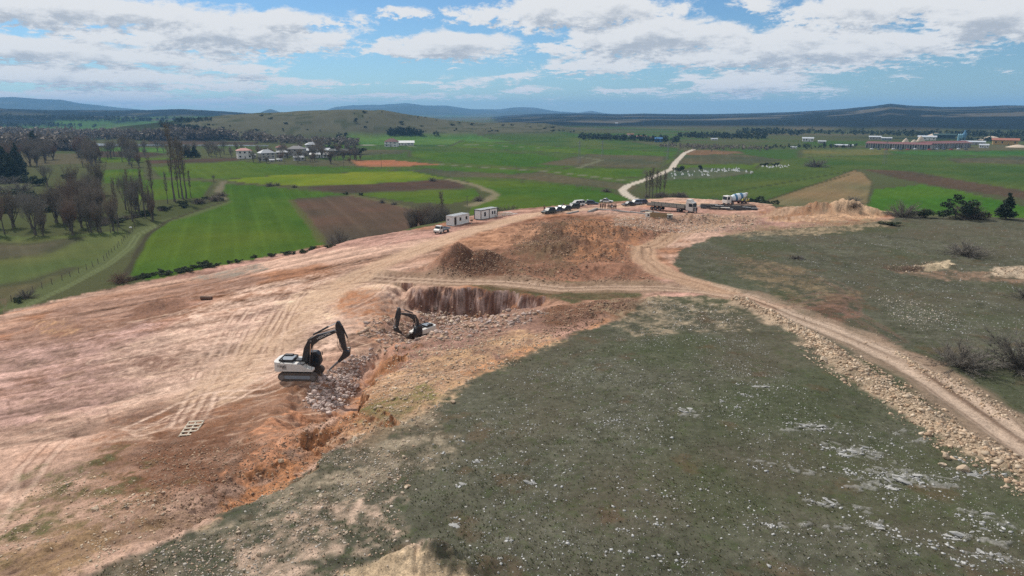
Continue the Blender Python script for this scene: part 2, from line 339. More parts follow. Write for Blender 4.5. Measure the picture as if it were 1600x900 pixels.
# valley pasture
t = (NZ1 * .5 + .5)[:, None]; COL[:] = c(.060, .074, .028) * t + c(.080, .076, .042) * (1 - t)
COL *= (1 + .25 * NZ4)[:, None]
FARP = (DIST > 700)
t = sstep(.0, .5, fbm(X, Y, 330, 3, 110) + .25 * NZ1)
mixc(slice(None), c(.038, .085, .018), t * FARP * .8)
t = sstep(.15, .4, fbm(X + Y * .2, Y * 2.4, 420, 3, 111)); mixc(slice(None), c(.105, .085, .055), t * FARP * .7)
t = sstep(.2, .35, fbm(X, Y * 2.6, 500, 4, 112)); mixc(slice(None), c(.022, .034, .022), t * (DIST > 1300) * .85)
G = (.058, .098, .017); YG = (.098, .140, .016); BR = (.070, .047, .034); OL = (.080, .074, .043); TAN = (.155, .118, .062); RED = (.23, .105, .055); DG = (.056, .084, .023); LG = (.066, .122, .028)
FIELDS = [
 # upper fields first
 ([(480,256),(520,232),(620,222),(700,218),(770,214),(870,212),(935,215),(1062,232),(1055,250),(1020,272),(960,300),(700,282),(640,268),(540,262)], DG, 2),
 ([(0,188),(120,192),(255,196),(250,203),(100,202),(0,203)], LG, 8), ([(0,196),(60,196),(255,200),(255,205),(0,208)], (.06,.11,.03), 8),
 ([(165,212),(235,210),(380,212),(370,220),(230,222),(170,220)], G, 5), ([(230,219),(400,222),(400,226),(230,225)], BR, 3),
 ([(150,230),(262,231),(262,240),(150,240)], LG, 3), ([(150,236),(240,238),(262,241),(230,246),(150,246)], BR, 3), ([(150,246),(300,247),(290,252),(155,254)], G, 3),
 ([(225,250),(380,246),(372,251),(235,256)], BR, 2), ([(530,218),(580,212),(740,214),(800,221),(700,226),(580,226),(520,225)], LG, 3),
 ([(470,228),(560,226),(560,231),(480,234)], G, 2), ([(720,220),(1060,238),(1052,248),(830,236),(700,230)], G, 3), ([(640,236),(840,240),(960,262),(840,262),(690,254),(640,245)], G, 3),
 ([(920,241),(1040,244),(1035,262),(900,260),(840,257)], OL, 3), ([(560,234),(640,234),(625,240),(560,243),(520,240)], OL, 2), ([(900,262),(1010,263),(1005,277),(900,278),(800,272)], G, 2),
 ([(540,250),(612,250),(692,257),(622,261),(560,260),(500,257)], RED, 2), ([(470,248),(545,251),(560,260),(500,258),(480,256)], OL, 2),
 ([(700,262),(800,262),(900,277),(998,290),(985,300),(950,294),(800,278),(700,276),(640,266)], OL, 2), ([(640,258),(760,262),(860,268),(800,272),(690,266)], G, 2),
 ([(235,262),(300,255),(380,252),(440,257),(540,262),(620,265),(600,268),(480,274),(350,280),(250,277)], G, 1.5),
 ([(155,266),(190,264),(225,265),(228,287),(190,290),(158,285)], G, 1.5), ([(185,283),(240,280),(335,284),(320,308),(260,312),(190,312)], G, 1.5),
 ([(350,281),(420,275),(590,268),(640,267),(697,279),(590,287),(475,291),(395,288)], YG, .8),
 ([(200,430),(212,398),(228,372),(240,360),(262,345),(300,332),(340,318),(358,312),(348,300),(350,289),(385,288),(480,298),(552,304),(470,309),(455,313),(480,345),(506,377),(520,400),(500,430),(400,450),(280,452)], G, .5),
 ([(552,303),(600,301),(700,296),(742,295),(752,305),(738,313),(700,319),(640,316),(590,309)], G, .8),
 ([(456,312),(545,306),(600,315),(655,329),(720,347),(735,360),(640,392),(525,400)], (.088,.060,.042), .5),
 ([(475,292),(560,288),(700,281),(722,287),(727,293),(640,297),(540,302),(500,298)], BR, .8),
 ([(722,281),(800,283),(900,291),(958,302),(1010,318),(1000,332),(830,345),(730,335),(735,322),(765,312),(770,303),(748,291)], G, .8),
 # right of the gravel road
 ([(1062,262),(1250,247),(1340,238),(1600,234),(1900,232),(1900,300),(1600,300),(1425,268),(1340,264),(1250,300),(1180,330),(1030,322),(1015,300),(1040,275)], DG, 2),
 ([(1250,234),(1400,232),(1420,240),(1300,245),(1250,246)], (.095,.10,.035), 4), ([(1380,236),(1600,236),(1800,238),(1800,244),(1500,243),(1400,241)], (.04,.095,.022), 4), ([(1480,248),(1620,244),(1800,250),(1800,258),(1600,256),(1500,254)], OL, 4),
 ([(1072,234),(1155,236),(1163,240),(1100,242),(1064,242)], (.13,.085,.048), 2), ([(1064,243),(1160,241),(1222,250),(1200,255),(1060,256)], OL, 2),
 ([(1055,258),(1190,256),(1180,263),(1060,264)], G, 2), ([(1042,268),(1080,262),(1160,264),(1180,270),(1120,278),(1040,281)], (.075,.085,.05), 1.5),
 ([(1185,318),(1250,296),(1334,266),(1349,270),(1363,285),(1356,330),(1250,335)], TAN, 1), ([(1350,265),(1420,268),(1600,298),(1900,340),(1900,356),(1600,311),(1480,294),(1400,278)], (.082,.055,.036), 1),
 ([(1354,335),(1358,310),(1363,296),(1440,288),(1500,298),(1600,322),(1700,345),(1600,370),(1350,370)], (.052,.108,.015), 1),
 # left foreground pasture
 ([(-60,360),(60,371),(200,360),(212,366),(190,395),(130,425),(60,460),(0,490),(-60,510)], (.078,.098,.036), 1), ([(-60,378),(40,382),(120,372),(60,400),(-60,408)], (.105,.08,.05), 3), ([(-60,455),(50,440),(110,420),(60,460),(0,480),(-60,480)], (.098,.085,.045), 3),
]
far_plain = (mh < 30)
for k_, (pts, colr_, f) in enumerate(FIELDS):
    q = val_pts(pts); idx, m = region(q, f * 1.2, f * 1.0, 14, 400 + k_)
    if idx.size == 0: continue
    x_, y_ = X[idx], Y[idx]
    # drill rows along the field's longest side
    e = max(range(len(q)), key=lambda i: math.hypot(q[i][0] - q[i - 1][0], q[i][1] - q[i - 1][1])); th = math.atan2(q[e][1] - q[e - 1][1], q[e][0] - q[e - 1][0])
    v_ = -x_ * math.sin(th) + y_ * math.cos(th); u_ = x_ * math.cos(th) + y_ * math.sin(th)
    row = fbm(u_ / 14, v_, 3.2, 3, 500 + k_) + .9 * np.cos(v_ * 6.283 / 18.0) ** 24; patch = fbm(x_, y_, 55, 4, 600 + k_)
    cc = np.array(colr_)[None] * (1 + .13 * row + .20 * patch + .10 * fbm(x_, y_, 6, 3, 620))[:, None]
    cc[:, 0] *= 1 + .35 * patch
    COL[idx] = COL[idx] * (1 - m[:, None]) + cc * m[:, None]
    # darker unmown margin
    d = seg_dist(x_, y_, q, True); w = max(.5, f * .9)
    mixc(idx, (.060, .060, .035), np.exp(-(d / w) ** 2) * (.35 + .55 * (fbm(x_, y_, 12, 3, 700 + k_) > -.05)))
# hedges / dry banks between the fields, farm tracks
for pts, w, colr_ in [([(475,292),(420,289),(350,284),(320,282)], 2.0, (.07,.06,.035)), ([(550,305),(600,315),(655,328),(700,340)], 1.8, (.11,.10,.05)), ([(455,313),(480,345),(505,378)], 1.6, (.085,.085,.035)),
     ([(735,322),(768,310),(775,303),(745,290),(700,280)], 2.6, (.19,.16,.10)), ([(350,284),(340,300),(352,312)], 2, (.15,.13,.09)), ([(690,257),(760,262),(860,268),(1000,285)], 2, (.14,.14,.09)), ([(640,229),(740,226),(860,232)], 2.5, (.14,.14,.09)),
     ([(520,226),(600,227),(640,227)], 2, (.3,.28,.24)), ([(905,262),(940,250),(905,245)], 2.5, (.13,.13,.08)), ([(1064,257),(1230,257)], 1.5, (.05,.055,.03)), ([(1140,300),(1240,283),(1335,266)], 1.2, (.04,.05,.02)), ([(1200,312),(1260,292),(1330,272)], 1.0, (.05,.05,.02)),
     ([(20,480),(90,445),(160,412),(195,388),(208,368),(240,350),(300,335),(352,316)], 3.0, (.09,.105,.045)), ([(196,432),(215,395),(232,366),(262,345),(330,322),(358,313)], 1.0, (.05,.045,.03))]:
    idx, m, d = strip(val_pts(pts), w, w * .6, w * .6, 10, 30)
    mixc(idx, colr_, m * .85)
for off in (0, 7):   # wheel ruts of the grass lane
    idx, m, d = strip(val_pts([(30 + off, 482), (100 + off, 449), (168 + off, 412), (200 + off, 386), (212 + off, 367), (245 + off, 351)]), .45, .3); mixc(idx, (.13, .15, .07), m * .7)
idx, m, d = strip(val_pts([(1085,233),(1070,239),(1056,253),(1049,264),(1030,273),(1002,283),(981,290),(972,297),(979,305),(991,311),(1006,320)]), 2.5, .5, .4, 9)
mixc(idx, (.44,.38,.31), m); GR_ROAD = (idx, m)
# hills and mountains: forest, grazed slopes, pale scree; right range darkened for cloud shade
def kindmask(i): return (kind == i + 1).astype(float) * sstep(2, 9, mh)
wood = fbm(X, Y, 900, 6, 120, .6); wd2 = fbm(X, Y, 260, 5, 121, .6)
k0 = kindmask(0)
c0 = np.array((.085, .083, .055))[None] * (1 + .22 * NZ1 + .15 * fbm(X, Y, 110, 4, 122))[:, None]
COL[:] = COL * (1 - k0[:, None]) + c0 * k0[:, None]
mixc(slice(None), (.03, .042, .02), k0 * sstep(.22, .36, fbm(X, Y, 26, 3, 123)) * .55)
left_wood = sstep(520, 300, 800 + F * np.tan(np.clip(AA.ravel(), -1.2, 1.2))) ; mixc(slice(None), (.028, .037, .02), k0 * left_wood * sstep(-.1, .15, wd2 + .2) * sstep(5, 20, mh) * (X < -620))
for i, dark in ((1, .1), (5, .05)):
    ki = kindmask(i)
    mixc(slice(None), (.014, .021, .025), ki)  # forest tone; on the right range it also paints in cloud shade
    mixc(slice(None), (.075, .072, .052), ki * sstep(.15, .45, wd2 * .6 + wood * .9 - dark) * .7)
    mixc(slice(None), (.20, .17, .13), ki * sstep(.30, .45, fbm(X, Y * 1.5, 300, 5, 125)) * .4)
mixc(slice(None), (.06, .12, .03), kindmask(1) * (1 - sstep(18, 32, mh)) * sstep(-.2, .1, wd2) * .9)
for i in (2, 3, 4): mixc(slice(None), (.035, .045, .03), kindmask(i)); mixc(slice(None), (.09, .09, .06), kindmask(i) * sstep(.0, .4, wd2 + wood * .4) * .6)
scr = [(1030,185),(1130,182),(1260,190),(1240,198),(1120,196),(1050,194)]
# ---------------- the worked hill
rim_d = sdist(X, Y, RIM); onhill = sstep(-6, 0, rim_d + 2 * NZ2) * (DIST < 420)
# thin grass over limestone
g = np.array((.104, .098, .074))[None] * (1 + .14 * NZ2 + .34 * NZ3 + .10 * NZ1 + .28 * NZ5)[:, None]
t = sstep(-.1, .45, fbm(X, Y, 14, 4, 130))[:, None]; g = g * (1 - .55 * t) + np.array((.105, .086, .064)) * .55 * t
t = sstep(.1, .5, fbm(X, Y, 17, 4, 131))[:, None]; g = g * (1 - .45 * t) + np.array((.056, .072, .034)) * .45 * t
t = (sstep(.30, .6, fbm(X, Y, 3.2, 5, 132)) * .4)[:, None]; g = g * (1 - t) + np.array((.13, .072, .045)) * t
COL[:] = COL * (1 - onhill[:, None]) + g * onhill[:, None]; GRASS += onhill
# green skirt outside the rim
sk = (1 - sstep(0, 26, -rim_d)) * (rim_d < 0) * (DIST < 420) * (Y > 60); mixc(slice(None), (.085, .10, .042), sk * .5)
# disturbed ground
DIRT = hill_pts([(-80,540),(0,489),(100,466),(190,447),(300,424),(400,404),(505,382),(640,360),(695,347)]) + P([(760,328),(830,320),(960,313),(1050,306),(1120,308),(1200,318)], 12.9) + hill_pts([(1225,325),(1260,330),(1300,327),(1395,335),(1395,343),(1330,352),(1240,356),(1170,362),(1110,372),(1065,392),(1050,412),(1080,436),(1150,455),(1240,480),
   (1180,478),(1100,462),(1010,462),(985,480),(960,502),(900,520),(850,536),(800,560),(745,590),(690,622),(655,650),(600,672),(560,695),(480,735),(400,770),(330,812),(260,850),(190,880),(150,897),(0,960),(-120,960)])
idx, m = region(DIRT, .5, 1.3, 5, 210); xs, ys = X[idx], Y[idx]
def lerp(a, b, t): return np.asarray(a) * (1 - t[:, None]) + np.asarray(b) * t[:, None]
# streaks left by the dozers run along the working floor
th = math.radians(22); u = xs * math.cos(th) + ys * math.sin(th); v = -xs * math.sin(th) + ys * math.cos(th)
wv = v + 2.2 * fbm(xs, ys, 22, 3, 211); st = fbm(u / 9, wv, 2.2, 4, 212); st2 = fbm(u / 16, wv, 5.0, 4, 213)
pl = fbm(xs, ys, 26, 4, 214) + .35 * st2
dcol = lerp((.31,.19,.135), (.42,.295,.23), sstep(-.35, .35, pl))
dcol = lerp(dcol, (.355,.225,.185), sstep(0, .45, fbm(xs, ys, 34, 3, 215)))            # pinkish
dcol = lerp(dcol, (.27,.135,.075), sstep(.10, .42, fbm(xs, ys, 15, 4, 216) - .3 * pl) * .75)      # rusty
dcol = dcol * (1 + .65 * st + .25 * st2 + .26 * NZ3[idx] + .24 * NZ5[idx] + .30 * fbm(u / 5, wv, .7, 3, 218))[:, None]
COL[idx] = COL[idx] * (1 - m[:, None]) + np.clip(dcol, .02, .7) * m[:, None]; GRASS[idx] *= (1 - m); ROCK[idx] = np.maximum(ROCK[idx], .34 * m)
IN_DIRT = np.zeros(N); IN_DIRT[idx] = m; idxd = idx; m0 = m; st = st * m
STREAK = np.zeros(N); STREAK[idx] = .8 * st + .45 * st2 + .55 * fbm(u / 5, wv, .7, 3, 218)
def soil(pts, colr_, f=2.0, warp=3.0, ws=8, a=.85, seed=220, rock=None, hp=None, var=.25, streak=0.):
    q = hp if hp is not None else hill_pts(pts); idx, m = region(q, f * .7, warp, ws, seed); m = np.clip(m * (a + 2.4 * (1 - a) * (.5 * NZ3[idx] + .5 * NZ5[idx] + .35 * NZ2[idx]) + .25 * NZ3[idx]), 0, 1)
    cc = np.asarray(colr_)[None] * (1 + var * 1.3 * fbm(X[idx], Y[idx], 4.5, 5, seed + 1) + var * 1.4 * NZ3[idx] + .34 * NZ5[idx] + streak * STREAK[idx])[:, None]; cc = np.clip(cc, .015, .7)
    COL[idx] = COL[idx] * (1 - m[:, None]) + cc * m[:, None]
    if rock is not None: ROCK[idx] = ROCK[idx] * (1 - m) + rock * m
    GRASS[idx] *= (1 - m)
soil([(-40,560),(0,520),(120,470),(250,455),(380,425),(400,440),(320,470),(240,500),(120,540),(0,580)], (.27,.18,.14), 3, 4, 9, .75, 221, streak=.7)
soil([(-40,540),(100,530),(240,500),(290,520),(250,590),(150,640),(0,680),(-40,680)], (.38,.26,.225), 4, 5, 12, .78, 222, streak=.75)            # mauve scraped floor
soil([(200,540),(420,440),(560,430),(620,450),(600,520),(440,560),(420,620),(300,640),(180,640)], (.50,.37,.295), 4, 5, 12, .72, 223, streak=.55)   # bleached traffic floor
soil([(430,470),(560,430),(620,440),(560,475),(500,500),(430,500)], (.54,.41,.30), 3, 4, 8, .6, 224, streak=.4)
soil([(130,700),(240,640),(420,600),(520,600),(540,650),(480,700),(400,750),(300,800),(200,830),(150,780)], (.21,.115,.072), 4, 4, 8, .8, 225, .6, streak=.3)   # red brown apron
soil([(260,680),(360,670),(430,690),(420,740),(320,790),(230,780),(230,720)], (.125,.066,.042), 3, 4, 7, .8, 226, .7)
soil([(400,665),(520,630),(545,650),(500,690),(430,730),(390,740)], (.38,.20,.12), 2, 3, 6, .75, 227)
soil([(490,730),(540,690),(600,650),(640,560),(600,560),(560,610),(525,660),(430,730),(330,790),(340,806)], (.37,.185,.095), 1.2, 1.6, 5,   .85, 228, 1.0)   # orange cut bank
soil([(520,440),(600,455),(640,500),(600,540),(560,520),(530,480)], (.30,.155,.09), 3, 3, 7, .6, 229)
soil([(640,500),(700,490),(860,490),(1000,465),(985,482),(850,520),(700,540),(640,545),(600,520)], (.25,.16,.125), 2, 3, 6, .85, 230, .9)   # pit slope, crushed rock
soil([(640,556),(760,530),(850,520),(870,530),(800,560),(740,590),(690,620),(650,650),(600,670),(560,690),(550,650),(600,590)], (.40,.27,.165), 2, 3, 6, .8, 231, .7)
soil([(700,585),(850,533),(990,480),(1000,470),(985,490),(850,540),(740,592)], (.36,.20,.11), .8, .8, 4, .7, 232, .4)
soil([(560,650),(640,610),(680,600),(660,640),(600,670)], (.13,.12,.055), 1.5, 2.5, 4, .6, 233, .5)
soil([(860,480),(1000,465),(990,490),(900,512),(840,505)], (.15,.085,.055), 1.2, 2.5, 5, .75, 234, .8)
soil(None, (.30,.21,.18), 1, 1.5, 3, .0, 235)if False else None
soil([(640,425),(700,395),(770,388),(800,345),(900,338),(1050,345),(1100,352),(1040,378),(1000,400),(1020,440),(880,443),(760,437),(690,430)], (.225,.125,.085), 2.5, 4, 7, .9, 236, .9, var=.45)  # spoil heaps
soil([(790,390),(840,350),(900,340),(960,350),(950,390),(860,430),(800,420)], (.12,.085,.055), 2, 5, 5, .6, 237, .9, var=.4)
soil([(880,345),(1000,345),(990,400),(900,410)], (.31,.165,.095), 2, 4, 6, .6, 238, .9)
soil([(672,425),(700,405),(730,392),(770,392),(800,405),(795,425),(740,433)], (.125,.072,.05), 1, 1.5, 3, .85, 239, .8)
soil([(690,392),(760,360),(850,345),(830,370),(790,390),(760,388)], (.34,.20,.13), 2, 3, 7, .7, 240)
soil([(960,338),(1180,332),(1190,352),(1050,358),(960,352)], (.33,.23,.17), 1.5, 2, 5, .7, 241, 1.0)
soil([(1195,345),(1230,322),(1300,316),(1400,333),(1370,343),(1260,347)], (.43,.29,.185), 1.2, 1.5, 5, .85, 242, .6)
soil([(1190,330),(1230,322),(1300,320),(1270,335),(1210,345)], (.24,.135,.08), 1, 2, 5, .6, 243, .7)
soil([(1130,356),(1380,342),(1400,352),(1300,364),(1140,368)], (.22,.17,.11), 1.5, 3, 6, .6, 244, .8)
soil([(195,500),(230,472),(290,465),(300,475),(240,500)], (.21,.125,.09), 1.2, 1.5, 4, .8, 245, .6)
soil([(60,500),(110,498),(130,520),(80,530)], (.34,.215,.13), 1, 1.5, 4, .5, 246, .4)
soil([(310,430),(400,412),(420,420),(350,437),(300,436)], (.21,.19,.16), 1, 1.5, 4, .45, 247)       # grey puddle ground
# grassy strips and fringes
soil([(680,442),(800,446),(1000,456),(1010,465),(900,472),(850,464),(740,449)], (.085,.082,.046), .8, 1.2, 4, .9, 250, .5)
soil([(720,432),(880,440),(1010,442),(1040,446),(880,445),(740,438)], (.09,.088,.05), .7, 1.2, 4, .85, 251, .5)
# stony margin between the cut and the pasture
soil([(150,900),(330,815),(490,735),(640,655),(700,620),(690,680),(640,740),(620,800),(640,880),(400,1000),(100,1000)], (.17,.14,.10), 2.5, 5, 6, .5, 252, 1.0, var=.4)
soil([(380,860),(480,800),(600,790),(620,830),(660,860),(560,880),(440,930)], (.33,.24,.18), 1.5, 3.5, 4, .5, 253, .5)
soil([(500,915),(570,882),(650,862),(720,885),(740,910),(700,950)], (.46,.34,.22), .8, 1.0, 3, .9, 254, .3)
soil([(0,1000),(0,800),(120,740),(240,770),(320,800),(150,905)], (.20,.14,.085), 4, 5, 6, .7, 255, .8, var=.35)
soil([(20,760),(160,720),(260,750),(200,800),(40,830)], (.10,.095,.05), 3, 6, 4, .45, 256, .8)
soil([(960,470),(1100,462),(1180,490),(1140,520),(1000,520),(960,505)], (.22,.175,.12), 2, 5, 4, .4, 257, 1.0)
# wheel marks on the pasture beside the haul road
soil([(1230,482),(1330,462),(1345,480),(1300,505),(1380,545),(1340,530)], (.125,.075,.052), 1.5, 3, 5, .8, 258, .5)
soil([(1150,400),(1260,420),(1340,462),(1230,478),(1170,440)], (.13,.10,.062), 3, 5, 6, .5, 259, .8)
soil([(1380,424),(1600,425),(1600,440),(1480,438)], (.17,.115,.08), 1.5, 3, 6, .6, 260, .5); soil([(1370,545),(1460,560),(1470,590),(1420,580)], (.13,.078,.055), 1.5, 3, 5, .7, 261, .6)
soil([(1380,418),(1450,410),(1455,420),(1400,426)], (.08,.055,.04), .6, 1, 2, .8, 262, .5); soil([(1440,415),(1480,407),(1495,413),(1450,424)], (.42,.33,.22), .6, 1, 2, .85, 263, .8); soil([(1540,432),(1560,418),(1640,412),(1640,436)], (.46,.36,.26), .8, 1, 3, .85, 264, .9)
# rock banks along the haul road
for pl_, w, a in ((BERM, 2.6, .92), (BERM2, 1.5, .8)):
    idx, m, d = strip(pl_, w * .62, .5, 1.6, 3); m = np.clip(m + .8 * (m > .02) * (NZ3[idx] * .5 + NZ5[idx] * .4), 0, 1); cc = np.array((.36,.27,.19))[None] * (1 + .3 * NZ3[idx])[:, None]
    m = m * a; COL[idx] = COL[idx] * (1 - m[:, None]) + cc * m[:, None]; ROCK[idx] = np.maximum(ROCK[idx], m); GRASS[idx] *= 1 - m
# roads: worn pale wheel paths, browner crown
def road(pts, half, colr_, crown, warp=.4, f=.5, a=.95, gauge=.95):
    idx, m, d = strip(pts, half, f, warp, 4, 270); m = m * a
    cc = np.asarray(colr_)[None] * (1 + .10 * NZ2[idx] + .10 * NZ3[idx])[:, None]
    dd = d + .12 * fbm(X[idx], Y[idx], 7, 2, 271)
    t = (np.exp(-(dd / .34) ** 2) * 1.0 + np.exp(-((dd - 1.72) / .18) ** 2) * .8 + .25 * np.exp(-((dd - .62) / .08) ** 2)) * (.75 + .4 * fbm(X[idx], Y[idx], 12, 2, 272))
    cc = cc * (1 - t[:, None]) + np.asarray(crown) * t[:, None]
    COL[idx] = COL[idx] * (1 - m[:, None]) + cc * m[:, None]; ROCK[idx] *= 1 - m; GRASS[idx] *= 1 - m
idx, m, d = strip(ROAD_A, 3.9, .7, 1.2, 5); mixc(idx, (.25,.18,.13), np.clip(m * (.8 + .5 * NZ3[idx]), 0, 1)); GRASS[idx] *= 1 - m * .8
road(ROAD_A, 1.95, (.41,.31,.235), (.13,.085,.06), .5, .3); road(ROAD_B, 2.4, (.40,.285,.20), (.24,.155,.105), .6, .7)
road(ROAD_C, 3.4, (.50,.37,.265), (.38,.26,.18), 1.2, 1.6, .8)
# single wheel tracks across the floor
def curve(p, n=24):
    p = [np.array(q) for q in p]; out = []
    for i in range(len(p) - 1):
        a0 = p[max(i - 1, 0)]; a1 = p[i]; a2 = p[i + 1]; a3 = p[min(i + 2, len(p) - 1)]
        for t in np.linspace(0, 1, 6, endpoint=False): out.append(tuple(.5 * ((2 * a1) + (a2 - a0) * t + (2 * a0 - 5 * a1 + 4 * a2 - a3) * t * t + (3 * a1 - a0 - 3 * a2 + a3) * t ** 3)))
    out.append(tuple(p[-1])); return out
TR = [([(0,695),(100,665),(200,628),(300,600),(420,575)], .55, 1), ([(0,680),(90,652),(190,618),(280,592)], -.3, 1), ([(210,668),(280,635),(330,618),(400,612),(440,600)], .8, 1), ([(225,674),(300,645),(360,622),(440,580)], .6, 1),
      ([(283,662),(300,630),(318,600),(335,565),(350,530),(375,490)], .5, 1), ([(298,660),(312,632),(335,600),(352,560),(372,520),(400,480)], .35, 1), ([(322,655),(332,630),(336,612)], .7, 0), ([(60,535),(160,540),(260,560),(200,590),(80,600)], -.35, 1),
      ([(40,500),(120,478),(200,472),(330,448),(450,430)], -.4, 1), ([(0,545),(110,515),(260,505),(380,488),(480,470)], -.3, 1), ([(150,565),(240,545),(330,520),(420,500),(520,470)], .5, 1), ([(0,660),(120,630),(180,600),(330,560)], -.35, 1),
      ([(0,800),(30,760),(60,720),(90,690)], .35, 1), ([(0,830),(15,800),(30,740)], .3, 0), ([(0,470),(0,512),(60,498),(180,470),(300,445),(390,420)], -.3, 1), ([(420,560),(440,500),(480,450),(560,415)], .35, 1), ([(380,575),(430,500),(460,450),(560,408)], .25, 1),
      ([(480,505),(560,500),(620,492),(640,470)], .35, 1), ([(450,520),(540,488),(600,460),(620,440)], .4, 1), ([(640,365),(560,400),(480,430),(380,455),(250,500)], .4, 1), ([(1050,385),(1100,360),(1200,345),(1290,340)], .4, 1), ([(1240,472),(1290,460),(1330,470),(1330,490)], -.6, 1), ([(1250,478),(1300,476),(1350,500),(1400,530)], -.6, 1),
      ([(1100,400),(1200,415),(1300,440),(1340,470)], -.4, 1), ([(830,338),(940,330),(1010,345),(1100,342)], .4, 1), ([(110,570),(190,560),(290,575),(380,565)], -.3, 1), ([(0,610),(80,592),(170,570),(280,565)], -.35, 1), ([(20,640),(110,612),(230,580)], -.35, 1)]
m0_ = lambda i: sstep(-.2, .3, fbm(X[i], Y[i], 4, 3, 282))
for pts, s, pair in TR:
    q = curve(hill_pts([p for p in pts if p[1] > 480 or True])); 
    idx, m, d = strip(q, 2.2, .5)
    dd = np.abs(d - (.95 if pair else 0)) + .08 * NZ3[idx]; m = np.exp(-(dd / .24) ** 2) * (.55 + .45 * sstep(-.3, .3, fbm(X[idx], Y[idx], 5, 3, 280)))
    mixc(idx, (.62,.48,.385) if s > 0 else (.17,.105,.085), m * min(1, abs(s) * 1.2)); Z[idx] -= .05 * m; mixc(idx, (.20,.125,.095), np.exp(-((dd - .42) / .12) ** 2) * .65 * m0_(idx))
# many faint curved passes over the whole floor
tr = random.Random(5)
for i in range(150):
    px, py = tr.uniform(-20, 640), tr.uniform(400, 700)
    if py < 510 - px * .19: continue
    x0, y0 = at(px, py)[:2]; a0 = math.radians(tr.gauss(20, 14)); cv = tr.gauss(0, .035); q = []
    for s_ in range(tr.randint(4, 11)): q.append((x0, y0)); x0 += 2.2 * math.cos(a0); y0 += 2.2 * math.sin(a0); a0 += cv * 2.2
    idx, m, d = strip(q, 2.0, .5); m = np.exp(-((np.abs(d - .9) + .06 * NZ3[idx]) / .13) ** 2) * IN_DIRT[idx] * sstep(-.35, .1, fbm(X[idx], Y[idx], 3, 3, 281))
    mixc(idx, (.55,.41,.31) if tr.random() < .5 else (.16,.10,.08), m * tr.uniform(.25, .75))
# raw faces of the cuts: dark earth, the pit wall's shade painted in, pale shattered bands running down
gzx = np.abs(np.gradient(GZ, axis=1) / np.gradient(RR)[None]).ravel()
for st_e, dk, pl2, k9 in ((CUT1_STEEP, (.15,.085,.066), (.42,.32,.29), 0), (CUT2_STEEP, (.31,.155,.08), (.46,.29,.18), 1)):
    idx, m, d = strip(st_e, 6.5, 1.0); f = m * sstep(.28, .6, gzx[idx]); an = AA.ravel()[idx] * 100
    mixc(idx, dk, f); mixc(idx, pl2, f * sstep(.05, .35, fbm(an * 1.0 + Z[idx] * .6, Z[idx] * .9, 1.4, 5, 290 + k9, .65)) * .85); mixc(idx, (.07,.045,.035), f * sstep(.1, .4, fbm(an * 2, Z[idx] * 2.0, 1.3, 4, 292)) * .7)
# concrete of the blinding and limestone pavement showing through the turf (patches of bare rock)
for px, py, rx, ry, rot in [(1420,748,3.0,1.2,-.4),(1370,755,1.2,.5,-.3),(1268,668,2.6,.7,.1),(1340,705,2.4,1.0,-.6),(1310,790,2.2,.5,-.3),(1355,762,1.5,.6,0),(1490,838,1.6,.35,-.6),(1565,875,1.6,.35,-.3),(1540,845,1.4,.6,-.2),(1555,815,1.8,.4,-.8),
    (1240,820,1.3,.6,.2),(1375,820,.8,.5,.4),(1310,825,.8,.5,0),(1530,740,1.8,.35,-.4),(1250,735,1.3,.4,-.4),(1180,720,1.5,.4,-.3),(1060,640,1.4,.3,-.3),(1075,648,1.2,.5,-.2),(1200,605,1.4,.35,0),(1435,690,1.2,.3,.5),(1410,675,1.0,.4,.3)]:
    p0 = at(px, py); idx = np.nonzero((np.abs(X - p0.x) < rx * 2.2) & (np.abs(Y - p0.y) < rx * 2.2))[0]; xs, ys = X[idx] - p0.x, Y[idx] - p0.y
    cr, sr = math.cos(rot), math.sin(rot); u = (xs * cr + ys * sr) / rx; v = (-xs * sr + ys * cr) / ry
    f = 1 - np.sqrt(u * u + v * v) + 1.1 * fbm(xs * cr + ys * sr, (-xs * sr + ys * cr) * 2.2, .9, 4, int(px)); m = sstep(.05, .25, f)
    m = m * sstep(-.25, .15, fbm(X[idx], Y[idx], .35, 2, 77)); mixc(idx, (.27,.265,.245), m * .5); ROCK[idx] *= 1 - m; GRASS[idx] *= 1 - m; Z[idx] += m * .07 * (1 + fbm(X[idx], Y[idx], .4, 2, 5))
COL *= 1 + IN_DIRT[:, None] * (np.array((.97, .90, .86)) - 1)
# relief finer than the smooth terrain
near = DIST < 300
amp = .05 + .14 * ROCK + .03 * GRASS
Z[near] += (amp * (fbm(X, Y, 1.1, 4, 140, .6)))[near] + (.55 * ROCK * IN_DIRT * fbm(X, Y, 3.2, 5, 141, .62))[near]
Z[idxd] += .10 * st + .12 * st2 * m0
GZ = Z.reshape(GX.shape)

def sheet(name, verts, quads, colr_=None, extra=None, mat=None, smooth=True):
    me = bpy.data.meshes.new(name); nv = len(verts); nq = len(quads)
    me.vertices.add(nv); me.vertices.foreach_set('co', verts.astype(np.float32).ravel())
    me.loops.add(nq * 4); me.loops.foreach_set('vertex_index', quads.astype(np.int32).ravel())
    me.polygons.add(nq); me.polygons.foreach_set('loop_start', np.arange(0, nq * 4, 4, dtype=np.int32))
    me.polygons.foreach_set('use_smooth', np.full(nq, smooth)); me.update(calc_edges=True)
    if colr_ is not None:
        a = me.color_attributes.new('soil', 'FLOAT_COLOR', 'POINT'); a.data.foreach_set('color', colr_.astype(np.float32).ravel())
    if extra is not None:
        a = me.color_attributes.new('cover', 'FLOAT_COLOR', 'POINT'); a.data.foreach_set('color', extra.astype(np.float32).ravel())
    o = bpy.data.objects.new(name, me); C.objects.link(o)
    if mat: me.materials.append(mat)
    return o
